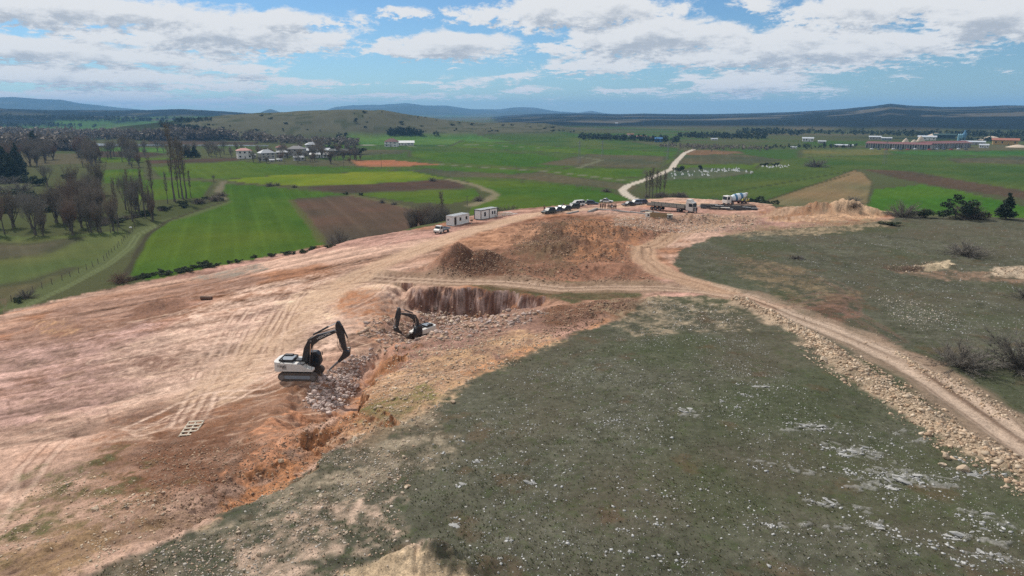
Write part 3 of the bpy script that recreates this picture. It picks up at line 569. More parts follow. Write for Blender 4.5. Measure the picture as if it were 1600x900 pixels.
def M(name): 
    m = bpy.data.materials.new(name); m.use_nodes = True; m.node_tree.nodes.clear(); return m, NT(m.node_tree)
def finish(k, colr_, rough=.9, bump=None, bstr=.5, bdist=.1, metal=0., spec=.3, **kw):
    b = k.new('ShaderNodeBsdfPrincipled'); k.put(b.inputs['Base Color'], colr_); k.put(b.inputs['Roughness'], rough); b.inputs['Metallic'].default_value = metal; b.inputs['Specular IOR Level'].default_value = spec
    for kk, v in kw.items(): b.inputs[kk].default_value = v
    if bump is not None:
        bn = k.new('ShaderNodeBump'); bn.inputs['Strength'].default_value = bstr; bn.inputs['Distance'].default_value = bdist; k.put(bn.inputs['Height'], bump); k.l.new(bn.outputs[0], b.inputs['Normal'])
    o = k.new('ShaderNodeOutputMaterial'); k.l.new(b.outputs[0], o.inputs[0]); return b
gm, k = M('soil_and_turf')
at1 = k.new('ShaderNodeAttribute', attribute_name='soil').outputs['Color']; at2 = k.new('ShaderNodeAttribute', attribute_name='cover').outputs['Color']
pos = k.new('ShaderNodeTexCoord').outputs['Object']; rk, gs, dr = k.sep(at2)[:3]
n1 = k.noise(pos, 2.2, 6, .65); n2 = k.noise(pos, .35, 5, .6); n3 = k.noise(pos, 9., 3, .6)
n5 = k.noise(pos, 28., 2, .6); val = k.m('ADD', k.m('ADD', k.m('MULTIPLY', n1, 1.3), k.m('MULTIPLY', n3, 1.7)), k.m('MULTIPLY', n5, .9)); val = k.m('MAXIMUM', k.m('SUBTRACT', val, .95), .25)
base = k.mix(1.0, at1, k.comb(val, val, val), 'MULTIPLY')
# tufts: dark and fresh green against brown thatch
tuft = k.ramp(n3, .42, .62); base = k.mix(k.m('MULTIPLY', k.m('MULTIPLY', tuft, gs), .5), base, (.035, .048, .018, 1))
moss = k.ramp(k.noise(pos, .9, 4, .7), .52, .66); base = k.mix(k.m('MULTIPLY', k.m('MULTIPLY', moss, gs), .35), base, (.055, .078, .026, 1))
# pebbles and chips of limestone lying on soil and turf
vo = k.new('ShaderNodeTexVoronoi', feature='F1'); k.put(vo.inputs['Vector'], k.vm('ADD', pos, k.vm('SCALE', k.comb(n1, n2, 0.), .35))); vo.inputs['Scale'].default_value = 2.4
h_ = k.sep(vo.outputs['Color'])
drift = k.ramp(k.noise(pos, .12, 4, .6), .42, .66)
thr = k.m('ADD', k.m('MULTIPLY', rk, .60), k.m('MULTIPLY', k.m('MULTIPLY', gs, drift), .16)); keep = k.m('LESS_THAN', h_[0], thr)
sz = k.m('ADD', k.m('MULTIPLY', h_[1], .22), .10); stone = k.m('MULTIPLY', k.m('SUBTRACT', 1.0, k.ramp(vo.outputs['Distance'], k.m('MULTIPLY', sz, .7), sz)), keep)
vo2 = k.new('ShaderNodeTexVoronoi', feature='F1'); k.put(vo2.inputs['Vector'], pos); vo2.inputs['Scale'].default_value = 6.0; h2 = k.sep(vo2.outputs['Color'])
keep2 = k.m('LESS_THAN', h2[0], k.m('ADD', k.m('MULTIPLY', rk, .45), k.m('ADD', k.m('MULTIPLY', k.m('MULTIPLY', gs, drift), .40), .03)))
stone2 = k.m('MULTIPLY', k.m('SUBTRACT', 1.0, k.ramp(vo2.outputs['Distance'], .12, .30)), keep2)
scol = k.mix(gs, k.mix(h_[2], (.27, .19, .13, 1), (.50, .40, .30, 1)), k.mix(h_[2], (.26, .25, .22, 1), (.46, .44, .40, 1)))
allst = k.m('MAXIMUM', stone, stone2); allst = k.m('MULTIPLY', allst, k.m('MINIMUM', k.m('ADD', rk, gs), 1.0)); base = k.mix(k.m('MULTIPLY', allst, .9), base, scol)
bh = k.m('ADD', k.m('MULTIPLY', n1, .6), k.m('ADD', k.m('MULTIPLY', n3, .25), k.m('MULTIPLY', allst, .8)))
finish(k, base, 1.0, bh, .9, .14, spec=.0)
EXTRA = np.zeros((N, 4)); EXTRA[:, 0] = np.clip(ROCK, 0, 1); EXTRA[:, 1] = np.clip(GRASS, 0, 1); EXTRA[:, 2] = IN_DIRT; EXTRA[:, 3] = 1
CC = np.ones((N, 4)); CC[:, :3] = np.clip(COL, .005, .8)
i0 = np.arange(NA)[:, None] * NR; i1 = ((np.arange(NA) + 1) % NA)[:, None] * NR; j = np.arange(NR - 1)[None]
quads = np.stack([i0 + j, i0 + j + 1, i1 + j + 1, i1 + j], -1).reshape(-1, 4)
V3 = np.stack([X, Y, Z], 1)
# close the centre
V3 = np.vstack([V3, [[0, 0, float(GZ[:, 0].mean())]]]); CC = np.vstack([CC, CC[:1]]); EXTRA = np.vstack([EXTRA, EXTRA[:1]])
fan = np.array([[N, a * NR, ((a + 1) % NA) * NR, N] for a in range(0)]).reshape(-1, 4)
ground = sheet('ground', V3[:N], quads, CC[:N], EXTRA[:N], gm); ground['kind'] = 'structure'; ground['label'] = 'quarried reddish hill, thin turf and green valley fields'
# ---- haze
hm, k = M('air'); pv = k.new('ShaderNodeVolumePrincipled'); pv.inputs['Color'].default_value = (.27, .56, .95, 1); pv.inputs['Density'].default_value = 9.0e-5; pv.inputs['Anisotropy'].default_value = .0
o_ = k.new('ShaderNodeOutputMaterial'); k.l.new(pv.outputs[0], o_.inputs['Volume'])
bm = bmesh.new(); bmesh.ops.create_cube(bm, size=1); zb = float(Z.min()) - 1; ztp = float(Z.max()) + 40
bmesh.ops.scale(bm, vec=(33000, 33000, ztp - zb), verts=bm.verts); bmesh.ops.translate(bm, vec=(0, 0, (ztp + zb) / 2), verts=bm.verts)
me = bpy.data.meshes.new('haze'); bm.to_mesh(me); bm.free(); me.materials.append(hm); hz_ = bpy.data.objects.new('haze', me); C.objects.link(hz_); hz_['kind'] = 'stuff'; hz_['label'] = 'thin blue haze over the valley'
# ---------------------------------------------------------------- materials for things
_mc = {}
def paint(name, col, rough=.5, metal=0., spec=.4, vary=.12, scale=3., bump=0., dirt=None):
    if name in _mc: return _mc[name]
    m, k = M(name); p = k.new('ShaderNodeTexCoord').outputs['Object']
    n = k.noise(p, scale, 5, .6); n2 = k.noise(p, scale * 6, 3, .6)
    v = k.m('ADD', 1 - vary, k.m('MULTIPLY', n, vary * 2)); b = k.mix(1.0, tuple(col) + (1,), k.comb(v, v, v), 'MULTIPLY')
    if dirt: b = k.mix(k.m('MULTIPLY', k.ramp(n2, .45, .7), dirt[1]), b, tuple(dirt[0]) + (1,))
    finish(k, b, rough, n2 if bump else None, bump, .05, metal=metal, spec=spec); _mc[name] = m; return m
DUST = (.30, .21, .15)
white_p = paint('white_paint', (.64, .62, .58), .5, dirt=(DUST, .6), vary=.18); black_p = paint('black_paint', (.020, .021, .023), .45, dirt=(DUST, .22), vary=.3)
track_m = paint('track_steel', (.085, .070, .06), .75, .3, vary=.3, dirt=(DUST, .7)); steel = paint('bare_steel', (.20, .20, .20), .5, .7, vary=.2); chrome = paint('polished_rod', (.6, .6, .6), .2, 1.)
glass = paint('dark_glass', (.015, .02, .025), .38, spec=.3, vary=.02); rubber = paint('rubber', (.022, .021, .02), .85, dirt=(DUST, .4)); grey_p = paint('grey_paint', (.20, .23, .26), .5, dirt=(DUST, .2))
bark = paint('bark', (.12, .10, .08), .9, vary=.3); twig_m = paint('bare_twigs', (.185, .15, .115), .95, vary=.3, scale=1.2); twig_red = paint('reddish_twigs', (.19, .125, .09), .95, vary=.3, scale=1.2)
twig_grey = paint('grey_twigs', (.17, .15, .125), .95, vary=.3); needles = paint('needles', (.022, .036, .018), .9, vary=.35, scale=1.2); leaf_m = paint('scrub_leaves', (.040, .055, .022), .9, vary=.35, scale=1.5)
concrete = paint('concrete', (.30, .29, .27), .85, vary=.2, bump=.3); wood_m = paint('weathered_wood', (.46, .39, .30), .85, vary=.25, scale=5); rust = paint('rust', (.13, .075, .05), .85, vary=.4, scale=5)
panel_w = paint('white_panel', (.70, .69, .66), .5, dirt=(DUST, .12), vary=.05); wall_w = paint('render_wall', (.62, .60, .56), .8, vary=.1, scale=.5); wall_g = paint('grey_wall', (.36, .34, .31), .85, vary=.15, scale=.5); roof_r = paint('red_roof', (.30, .115, .075), .8, vary=.2, scale=.8); roof_g = paint('sheet_roof', (.52, .54, .56), .5, .2, vary=.1, scale=.5)
skin = paint('skin', (.45, .28, .2), .6)

class MB:
    def __init__(s): s.bm = bmesh.new()
    def quadring(s, a, b):
        n = len(a)
        for i in range(n):
            try: s.bm.faces.new((a[i], a[(i + 1) % n], b[(i + 1) % n], b[i]))
            except ValueError: pass
    def box(s, x0, x1, y0, y1, z0, z1, taper=0., bevel=0.):
        v = [s.bm.verts.new(p) for p in [(x0, y0, z0), (x1, y0, z0), (x1, y1, z0), (x0, y1, z0), (x0 + taper, y0 + taper, z1), (x1 - taper, y0 + taper, z1), (x1 - taper, y1 - taper, z1), (x0 + taper, y1 - taper, z1)]]
        f = [s.bm.faces.new([v[i] for i in q]) for q in ((3, 2, 1, 0), (4, 5, 6, 7), (0, 1, 5, 4), (1, 2, 6, 5), (2, 3, 7, 6), (3, 0, 4, 7))]
        if bevel: bmesh.ops.bevel(s.bm, geom=list({e for q in f for e in q.edges}), offset=bevel, segments=2, affect='EDGES', profile=.5)
        return s
    def prism(s, prof, y0, y1, inset=0., bevel=0.):
        """an x-z outline given a width along y"""
        cx = sum(p[0] for p in prof) / len(prof); cz = sum(p[1] for p in prof) / len(prof)
        a = [s.bm.verts.new((p[0], y0, p[1])) for p in prof]; b = [s.bm.verts.new((p[0], y1, p[1])) for p in prof]
        f = [s.bm.faces.new(a), s.bm.faces.new(b[::-1])]; n = len(prof)
        for i in range(n): f.append(s.bm.faces.new((a[(i + 1) % n], a[i], b[i], b[(i + 1) % n])))
        if inset:
            zs = [p[1] for p in prof]; z0, z1 = min(zs), max(zs)
            for v, sg in [(v, 1) for v in a] + [(v, -1) for v in b]: v.co.y += sg * inset * (v.co.z - z0) / (z1 - z0)
        if bevel: bmesh.ops.bevel(s.bm, geom=list({e for q in f for e in q.edges}), offset=bevel, segments=1, affect='EDGES')
        return s
    def tube(s, p0, p1, r0, r1=None, n=8, cap=True):
        r1 = r0 if r1 is None else r1; p0 = Vector(p0); p1 = Vector(p1); d = (p1 - p0); 
        if d.length < 1e-6: return s
        d.normalize(); u = d.orthogonal().normalized(); w = d.cross(u)
        rings = []
        for p, r in ((p0, r0), (p1, r1)):
            rings.append([s.bm.verts.new(p + (u * math.cos(t) + w * math.sin(t)) * r) for t in [2 * math.pi * i / n for i in range(n)]])
        s.quadring(rings[0], rings[1])
        if cap: s.bm.faces.new(rings[0][::-1]); s.bm.faces.new(rings[1])
        return s
    def path(s, pts, r, n=6):
        for i in range(len(pts) - 1): s.tube(pts[i], pts[i + 1], r if not callable(r) else r(i), None, n)
        return s
    def lathe(s, prof, axis='x', c=(0, 0, 0), n=20):
        """prof: (position along axis, radius)"""
        prev = None
        for t, r in prof:
            ring = []
            for i in range(n):
                a = 2 * math.pi * i / n; q = {'x': (t, r * math.cos(a), r * math.sin(a)), 'y': (r * math.cos(a), t, -r * math.sin(a)), 'z': (r * math.cos(a), r * math.sin(a), t)}[axis]
                ring.append(s.bm.verts.new((q[0] + c[0], q[1] + c[1], q[2] + c[2])))
            if prev: s.quadring(prev, ring)
            else: s.bm.faces.new(ring[::-1])
            prev = ring
        s.bm.faces.new(prev); return s
    def xf(s, m): bmesh.ops.transform(s.bm, matrix=m, verts=s.bm.verts); return s
    def build(s, name, mat, parent=None, smooth=False, recalc=True):
        if recalc: bmesh.ops.recalc_face_normals(s.bm, faces=s.bm.faces)
        me = bpy.data.meshes.new(name); s.bm.to_mesh(me); s.bm.free(); me.materials.append(mat)
        if smooth:
            for p in me.polygons: p.use_smooth = True
        o = bpy.data.objects.new(name, me); C.objects.link(o)
        if parent: o.parent = parent
        return o
def tag(o, label, cat, group=None, kind=None):
    o['label'] = label; o['category'] = cat
    if group: o['group'] = group
    if kind: o['kind'] = kind
    return o
def thing(name, label, cat, loc=(0, 0, 0), rz=0., group=None, sc=1.0):
    o = bpy.data.objects.new(name, None); o.empty_display_size = .3; C.objects.link(o); o.location = loc; o.rotation_euler = (0, 0, rz); o.scale = (sc, sc, sc)
    return tag(o, label, cat, group)
def dup(root, loc, rz=0., sc=None, label=None, group=None, mats=None):
    kids = {}
    def cp(o, par):
        c_ = o.copy(); C.objects.link(c_); c_.parent = par
        for ch in KIDS.get(o.name, []): cp(ch, c_)
        return c_
    r = cp(root, None); r.location = loc; r.rotation_euler = (0, 0, rz)
    if sc is not None: r.scale = sc if hasattr(sc, '__len__') else (sc, sc, sc)
    if label: r['label'] = label
    if group: r['group'] = group
    return r
KIDS = {}
def note_kids(root):
    KIDS[root.name] = [o for o in C.objects if o.parent == root]
    for ch in KIDS[root.name]: note_kids(ch)
def text_mesh(s, size, mat, parent, name='lettering', ext=.004):
    cu = bpy.data.curves.new(name, 'FONT'); cu.body = s; cu.size = size; cu.extrude = ext; cu.align_x = 'CENTER'; cu.align_y = 'CENTER'
    o = bpy.data.objects.new('tmp', cu); C.objects.link(o); dg = bpy.context.evaluated_depsgraph_get(); me = bpy.data.meshes.new_from_object(o.evaluated_get(dg)); bpy.data.objects.remove(o)
    me.materials.clear(); me.materials.append(mat); t = bpy.data.objects.new(name, me); C.objects.link(t); t.parent = parent; return t

# ---------------------------------------------------------------- rocks
def ico(sub):
    b = bmesh.new(); bmesh.ops.create_icosphere(b, subdivisions=sub, radius=1); v = np.array([x.co[:] for x in b.verts]); f = np.array([[q.index for q in p.verts] for p in b.faces]); b.free(); return v, f
def rock_shape(sub, seed):
    v, f = ico(sub); r = np.random.default_rng(seed)
    for _ in range(9):      # knock flat facets off
        d = r.normal(size=3); d /= np.linalg.norm(d); h = r.uniform(.45, .78); t = v @ d; v = v - np.outer(np.maximum(t - h, 0), d)
    v *= r.uniform(.65, 1.15, 3); v += r.normal(size=v.shape) * .035; return v, f
rm, k = M('limestone'); p_ = k.new('ShaderNodeTexCoord').outputs['Object']; rnd = k.new('ShaderNodeAttribute', attribute_name='tone').outputs['Color']; oi = k.new('ShaderNodeObjectInfo')
n_ = k.noise(p_, 3.5, 5, .65); v_ = k.m('ADD', .72, k.m('MULTIPLY', n_, .55)); finish(k, k.mix(1.0, rnd, k.comb(v_, v_, v_), 'MULTIPLY'), .9, n_, .5, .05, spec=.2)
def tone_mat(name, a, b):
    m, k = M(name); p_ = k.new('ShaderNodeTexCoord').outputs['Object']; oi = k.new('ShaderNodeObjectInfo'); base = k.mix(oi.outputs['Random'], a + (1,), b + (1,)); n_ = k.noise(p_, 2.5, 5, .65); v_ = k.m('ADD', .65, k.m('MULTIPLY', n_, .65))
    finish(k, k.mix(1.0, base, k.comb(v_, v_, v_), 'MULTIPLY'), .9, n_, .5, .05, spec=.2); return m
SHAPES = [rock_shape(1, 50 + i) for i in range(8)]; SMALL = [(lambda s: (s[0], s[1]))(rock_shape(0 + 1, 80 + i)) for i in range(1)]
def ico0(seed):
    v, f = ico(1); return v, f
b0 = bmesh.new(); bmesh.ops.create_icosphere(b0, subdivisions=1, radius=1); b0.verts.ensure_lookup_table(); b0.faces.ensure_lookup_table(); V0 = np.array([x.co[:] for x in b0.verts]); b0.free(); V0 = np.array([(a, b, c_) for a in (-.62, .62) for b in (-.62, .62) for c_ in (-.62, .62)]); F0 = np.array([(0,1,3),(0,3,2),(4,6,7),(4,7,5),(0,4,5),(0,5,1),(2,3,7),(2,7,6),(0,2,6),(0,6,4),(1,5,7),(1,7,3)])
def stones(name, label, pts, sizes, cols, flat=.7):
    """a mass of broken stone as one mesh"""
    n = len(pts); r = np.random.default_rng(abs(hash(name)) % 1000 if False else len(pts))
    nv = len(V0); V = V0[None] * (1 + r.normal(size=(n, nv, 3)) * .30) * (r.uniform(.45, 1.3, (n, 1, 3)) * np.array([1, 1, flat]))
    a = r.uniform(0, 6.283, n); ca, sa = np.cos(a)[:, None], np.sin(a)[:, None]; tl = r.normal(size=n)[:, None] * .4
    x = V[..., 0] * ca - V[..., 1] * sa; y = V[..., 0] * sa + V[..., 1] * ca; z = V[..., 2] + x * tl * .5
    V = np.stack([x, y, z], -1) * sizes[:, None, None] + pts[:, None, :]
    Fc = (F0[None] + (np.arange(n) * nv)[:, None, None]).reshape(-1, 3)
    me = bpy.data.meshes.new(name); me.vertices.add(n * nv); me.vertices.foreach_set('co', V.astype(np.float32).ravel()); me.loops.add(Fc.size); me.loops.foreach_set('vertex_index', Fc.astype(np.int32).ravel())
    me.polygons.add(len(Fc)); me.polygons.foreach_set('loop_start', np.arange(0, Fc.size, 3, dtype=np.int32)); me.update(calc_edges=True)
    ca_ = me.color_attributes.new('tone', 'FLOAT_COLOR', 'POINT'); cc = np.ones((n, nv, 4)); cc[..., :3] = cols[:, None, :]; ca_.data.foreach_set('color', cc.astype(np.float32).ravel())
    me.materials.append(rm); o = bpy.data.objects.new(name, me); C.objects.link(o); o['kind'] = 'stuff'; o['label'] = label; return o
def gz_many(x, y):
    a = np.arctan2(x, y); r = np.hypot(x, y); ai = np.clip(np.interp(a, AZ[:NF], np.arange(NF)), 0, NF - 2); ri = np.clip(np.interp(r, RR, _r_of), 0, NR - 2)
    i = ai.astype(int); j = ri.astype(int); f = ai - i; g = ri - j
    return (GZ[i, j] * (1 - f) + GZ[np.minimum(i + 1, NF - 1), j] * f) * (1 - g) + (GZ[i, j + 1] * (1 - f) + GZ[np.minimum(i + 1, NF - 1), j + 1] * f) * g
def fill(pts_px, n, smin, smax_, c1, c2, hp=None, z=None, clump=0., edge=1.5, power=3.0, world=None, seed=1):
    """random stones in a region of the ground; small ones far outnumber large ones"""
    q = world if world is not None else hill_pts(pts_px); b = np.array(q); smax = smax_ * .72; power = power * 1.5; r = np.random.default_rng(seed); xs = r.uniform(b[:, 0].min(), b[:, 0].max(), n * 4); ys = r.uniform(b[:, 1].min(), b[:, 1].max(), n * 4)
    d = sdist(xs, ys, q) + edge * 1.5 * fbm(xs, ys, 5, 4, 900 + seed); ok = d > r.exponential(1.1, n * 4) - .6
    if clump: ok &= (fbm(xs, ys, 5, 3, 950 + seed) > r.uniform(-clump, clump, n * 4) * .6)
    xs, ys = xs[ok][:n], ys[ok][:n]; m = len(xs); s = smin + (smax - smin) * r.random(m) ** power; t = r.random((m, 1)) ; j = r.uniform(.6, 1.25, (m, 1))
    return np.stack([xs, ys, gz_many(xs, ys) + s * .10], 1), s, (np.array(c1) * (1 - t) + np.array(c2) * t) * j
def along(line, half, n, smin, smax, c1, c2, seed=1, power=3.):
    L = np.array(line); seg = np.hypot(*np.diff(L, axis=0).T); cum = np.r_[0, np.cumsum(seg)]; r = np.random.default_rng(seed); t = r.uniform(0, cum[-1], n); x = np.interp(t, cum, L[:, 0]); y = np.interp(t, cum, L[:, 1])
    k_ = np.clip(np.searchsorted(cum, t) - 1, 0, len(seg) - 1); nx = -np.diff(L[:, 1])[k_] / seg[k_]; ny = np.diff(L[:, 0])[k_] / seg[k_]; o = np.interp(t / cum[-1], [0, .15, .40, .55, .7, 1], [.4, .5, .75, 1.2, 1.15, .9]) * r.normal(size=n) * half * .5 * (1 + .5 * fbm(x, y, 6, 2, seed)); o = np.clip(o, -half * 1.3, half * 1.3); x += nx * o; y += ny * o
    s = smin + (smax * .8 - smin) * r.random(n) ** (power * 1.3); tt = r.random((n, 1)); return np.stack([x, y, gz_many(x, y) + s * .12], 1), s, (np.array(c1) * (1 - tt) + np.array(c2) * tt) * r.uniform(.65, 1.25, (n, 1))
def cat(*a): return [np.concatenate([q[i] for q in a]) for i in range(3)]
PALE = (.52, .42, .31); BUFF = (.40, .27, .175); ROSE = (.42, .32, .28); GREYW = (.48, .47, .44); BRWN = (.20, .12, .085); RUSTY = (.34, .17, .09)
stones('roadside_rubble', 'buff limestone rubble banked up along the haul road', *cat(along(BERM, 2.3, 11000, .04, .34, PALE, BUFF, 1, 5.0), along(BERM2, 1.2, 1000, .05, .26, PALE, BUFF, 2), along(ROAD_A[4:14], 5.2, 900, .04, .18, PALE, BUFF, 3)))
stones('breaker_rubble', 'pale rose rubble broken loose in front of the excavators', *cat(fill([(478,620),(500,590),(545,560),(590,548),(560,590),(540,632),(505,650),(480,640)], 1500, .07, .50, ROSE, (.5,.4,.35), seed=4, edge=.6, power=2.2), fill([(560,520),(640,490),(680,480),(760,495),(860,492),(800,512),(700,535),(600,548)], 3200, .08, .60, ROSE, BUFF, seed=5),
   fill([(648,480),(720,490),(740,500),(680,500)], 500, .14, .7, ROSE, PALE, seed=6)))
stones('slope_rubble', 'loose stones on the orange and buff slopes of the cut', *cat(fill([(600,560),(850,520),(870,530),(740,592),(660,650),(600,672),(540,700),(545,650)], 4200, .05, .26, BUFF, PALE, seed=7), fill([(330,812),(560,690),(545,650),(430,690),(300,700),(220,700),(260,850)], 4200, .04, .20, BUFF, BRWN, seed=8), fill([(860,482),(990,468),(985,485),(850,530)], 1300, .07, .3, BUFF, BRWN, seed=9)))
stones('margin_rubble', 'weathered stones strewn between the cut and the pasture', *cat(fill([(150,905),(330,815),(490,735),(640,655),(700,620),(690,690),(640,760),(620,850),(560,990),(200,1000)], 6000, .03, .17, BUFF, (.42,.39,.34), seed=10, clump=.5), fill([(0,1000),(0,790),(120,740),(260,770),(320,800),(150,905)], 3200, .03, .20, BUFF, PALE, seed=11, clump=.5)))
stones('spoil_rubble', 'brown stony spoil heaped beyond the site track', *cat(fill([(665,428),(700,400),(730,390),(770,390),(800,405),(795,428),(740,436)], 1500, .10, .34, BRWN, BUFF, seed=12), fill([(790,400),(820,350),(900,338),(960,348),(1050,352),(1060,360),(1030,385),(1000,405),(1020,440),(860,442),(790,436)], 6500, .09, .38, BRWN, BUFF, seed=13, clump=.35),
   fill([(830,345),(950,345),(900,400),(830,395)], 1200, .1, .35, (.10,.09,.07), BRWN, seed=14), fill([(960,342),(1100,335),(1190,345),(1180,356),(1050,362),(960,354)], 2400, .12, .45, PALE, ROSE, seed=15), fill([(1200,346),(1230,324),(1300,318),(1400,334),(1370,344)], 1200, .12, .4, PALE, BUFF, seed=16), fill([(1130,358),(1380,344),(1400,352),(1150,368)], 900, .1, .35, PALE, BUFF, seed=17, clump=.4)))
stones('pasture_stones', 'small grey limestone fragments scattered over the thin turf', *cat(fill([(660,1000),(640,700),(850,560),(1000,510),(1160,520),(1300,620),(1600,780),(1750,1000)], 12000, .02, .13, (.50,.49,.46), (.36,.35,.33), seed=18, clump=.55, edge=2, power=3.5), fill([(1000,470),(1150,470),(1170,510),(1040,520)], 700, .05, .2, PALE, GREYW, seed=19),
   fill([(1080,380),(1250,362),(1600,352),(1700,440),(1650,560),(1500,545),(1300,450),(1100,430)], 2600, .05, .2, (.40,.39,.36), (.32,.31,.29), seed=20, clump=.9), fill([(1360,460),(1450,470),(1500,500),(1420,520)], 500, .06, .2, GREYW, PALE, seed=21), fill([(1380,415),(1480,408),(1490,416),(1390,424)], 200, .07, .28, PALE, BUFF, seed=22, edge=.4), fill([(1540,432),(1560,418),(1680,412),(1680,436)], 700, .08, .34, PALE, BUFF, seed=23, edge=.5)))
# larger boulders, each one its own
BO = {'buff': tone_mat('buff_limestone', (.38, .27, .18), (.54, .44, .33)), 'rose': tone_mat('rose_limestone', (.36, .27, .24), (.50, .40, .36)), 'grey': tone_mat('grey_limestone', (.27, .265, .25), (.40, .39, .365))}
BME = {}
for ck, mt in BO.items():
    for i, (v, f) in enumerate(SHAPES):
        v2, f2 = rock_shape(2, 200 + i); me = bpy.data.meshes.new('boulder'); me.from_pydata([tuple(q) for q in v2], [], [tuple(q) for q in f2]); me.materials.append(mt); BME[ck, i] = me
br = random.Random(11)
def boulder(x, y, s, ck, label, group, flat=.8):
    o = bpy.data.objects.new('boulder', BME[ck, br.randrange(8)]); C.objects.link(o); o.location = (x, y, ground_z(x, y) + s * .3 * flat); o.rotation_euler = (br.gauss(0, .3), br.gauss(0, .3), br.uniform(0, 6.3)); o.scale = (s, s * br.uniform(.75, 1.1), s * flat); tag(o, label, 'boulder', group); return o
def bset(n, a, ck, label, group):
    p, s, _ = a
    for i in range(min(n, len(p))): boulder(p[i, 0], p[i, 1], float(s[i]), ck, label, group)
bset(70, along(BERM, 2.2, 70, .15, .38, PALE, PALE, 31, 1.6), 'buff', 'buff limestone boulder in the rock bank along the haul road', 'boulders banked along the haul road')
bset(34, fill([(480,625),(505,592),(550,562),(585,552),(555,590),(538,628),(500,645)], 34, .32, .75, PALE, PALE, seed=32, edge=.3, power=1.5), 'rose', 'pale rose boulder in the heap beside the excavator tracks', 'boulders broken loose by the excavators')
bset(24, fill([(648,482),(720,488),(800,500),(760,506),(680,500)], 24, .35, .7, PALE, PALE, seed=33, edge=.3, power=1.5), 'rose', 'pale boulder lying under the pit face', 'boulders under the pit face')
bset(26, fill([(960,343),(1180,340),(1180,354),(1050,360)], 26, .4, .7, PALE, PALE, seed=34, edge=.3, power=1.5), 'buff', 'pale boulder on the stone heap beside the building plot', 'boulders beside the building plot')
bset(40, fill([(300,860),(480,745),(640,660),(690,640),(640,760),(560,830),(400,890)], 40, .14, .34, PALE, PALE, seed=35, edge=.3, power=1.5), 'buff', 'weathered boulder on the stony margin of the pasture', 'boulders on the stony margin')
for px, py, s, lab in [(1505,735,.62,'large lone boulder at the foot of the bank below the haul road'), (1478,716,.42,'rounded boulder just off the foot of the rock bank'), (1472,727,.30,'small boulder below the rounded one at the foot of the bank'), (1287,563,.5,'boulder standing out at the bend of the rock bank'), (708,629,.33,'isolated dark boulder just inside the pasture edge'),
    (555,688,.34,'pale boulder at the lip of the orange cut'), (440,722,.36,'buff boulder on the rim of the red earth slope'), (148,797,.34,'flat pale slab on the brown slope in the near corner')]:
    p = at(px, py); boulder(p.x, p.y, s, 'buff', lab, None)
# limestone ledges that stand proud of the turf
lp = random.Random(3); OUTC = []
for px, py, n, dx, dy, lab in [(1420,748,9,46,9,'broad pale limestone pavement'),(1268,668,5,34,5,'long grey limestone streak'),(1340,708,7,30,12,'tilted limestone ledge'),(1490,838,4,22,9,'narrow slanting limestone rib'),(1545,870,5,30,10,'limestone rib in the near corner'),(1540,818,6,30,20,'jumbled limestone ribs'),(1375,822,2,6,4,'squat limestone knob'),
      (1128,628,1,3,2,'pointed limestone tooth'),(1152,636,1,3,2,'smaller pointed limestone tooth'),(1070,641,3,12,4,'flat limestone slab group'),(1285,785,5,30,8,'broken limestone ledge'),(1190,602,4,22,3,'dark fissured limestone outcrop'),(745,720,3,9,4,'grey limestone lump'),(720,757,2,7,3,'small limestone lump'),(712,820,2,5,4,'paired limestone knobs'),(1530,742,4,18,5,'limestone ledge below the rock bank'),(1395,762,3,12,3,'low limestone slab'),(830,755,2,4,3,'lone limestone chip')]:
    root = at(px, py); t = thing('limestone_outcrop', f'{lab} showing through the thin turf', 'rock outcrop', root, 0)
    OUTC.append((px, py, dx, dy, n))
    for i in range(n):
        q = at(px + lp.uniform(-dx, dx) * .8, py + lp.uniform(-dy, dy) * .8); s = lp.uniform(.12, .34)
        o = bpy.data.objects.new('rock', BME['grey', lp.randrange(8)]); C.objects.link(o); o.parent = t; o.location = q - root + Vector((0, 0, .01)); o.rotation_euler = (lp.gauss(0, .15), lp.gauss(0, .15), lp.gauss(-.5, .4)); o.scale = (s * 1.7, s * .7, s * (.42 if 'pointed' not in lab else 1.2))

_x = []; _y = []; nr = np.random.default_rng(12)
for px, py, dx, dy, n in OUTC + [(nr.uniform(900, 1590), nr.uniform(600, 890), nr.uniform(8, 40), nr.uniform(3, 10), nr.integers(1, 5)) for _ in range(46)] + [(nr.uniform(1120, 1590), nr.uniform(365, 540), nr.uniform(10, 40), nr.uniform(1, 4), nr.integers(1, 4)) for _ in range(46)] + [(nr.uniform(640, 1000), nr.uniform(620, 890), nr.uniform(4, 14), nr.uniform(2, 5), nr.integers(1, 3)) for _ in range(26)]:
    if py < 560 and (px < 1150 + (py - 365) * 2.2 or py > 430 + (px - 1150) * .30): continue
    if py > 560 and px > 1230 + (py - 560) * 1.9: continue
    c0_ = at(px, py); m = int(n) * (20 if px > 1150 or py < 560 else 9); a = nr.normal(size=m) * .5; b = nr.normal(size=m) * .5; th = -.45 + nr.normal() * .25; ll = dx * 1.25 / F * (c0_ - Vector((0, 0, HC))).length; lw = ll * .35 + .15
    _x.append(c0_.x + a * ll * math.cos(th) - b * lw * math.sin(th)); _y.append(c0_.y + a * ll * math.sin(th) + b * lw * math.cos(th))
_x = np.concatenate(_x); _y = np.concatenate(_y); _s = .018 + .15 * nr.random(len(_x)) ** 4.5; _t = nr.random((len(_x), 1))
stones('outcrop_rubble', 'grey limestone chips lying round the outcrops in the turf', np.stack([_x, _y, gz_many(_x, _y) + _s * .1], 1), _s, np.array((.30, .295, .28)) * (1 - _t) + np.array((.48, .47, .45)) * _t, .4)
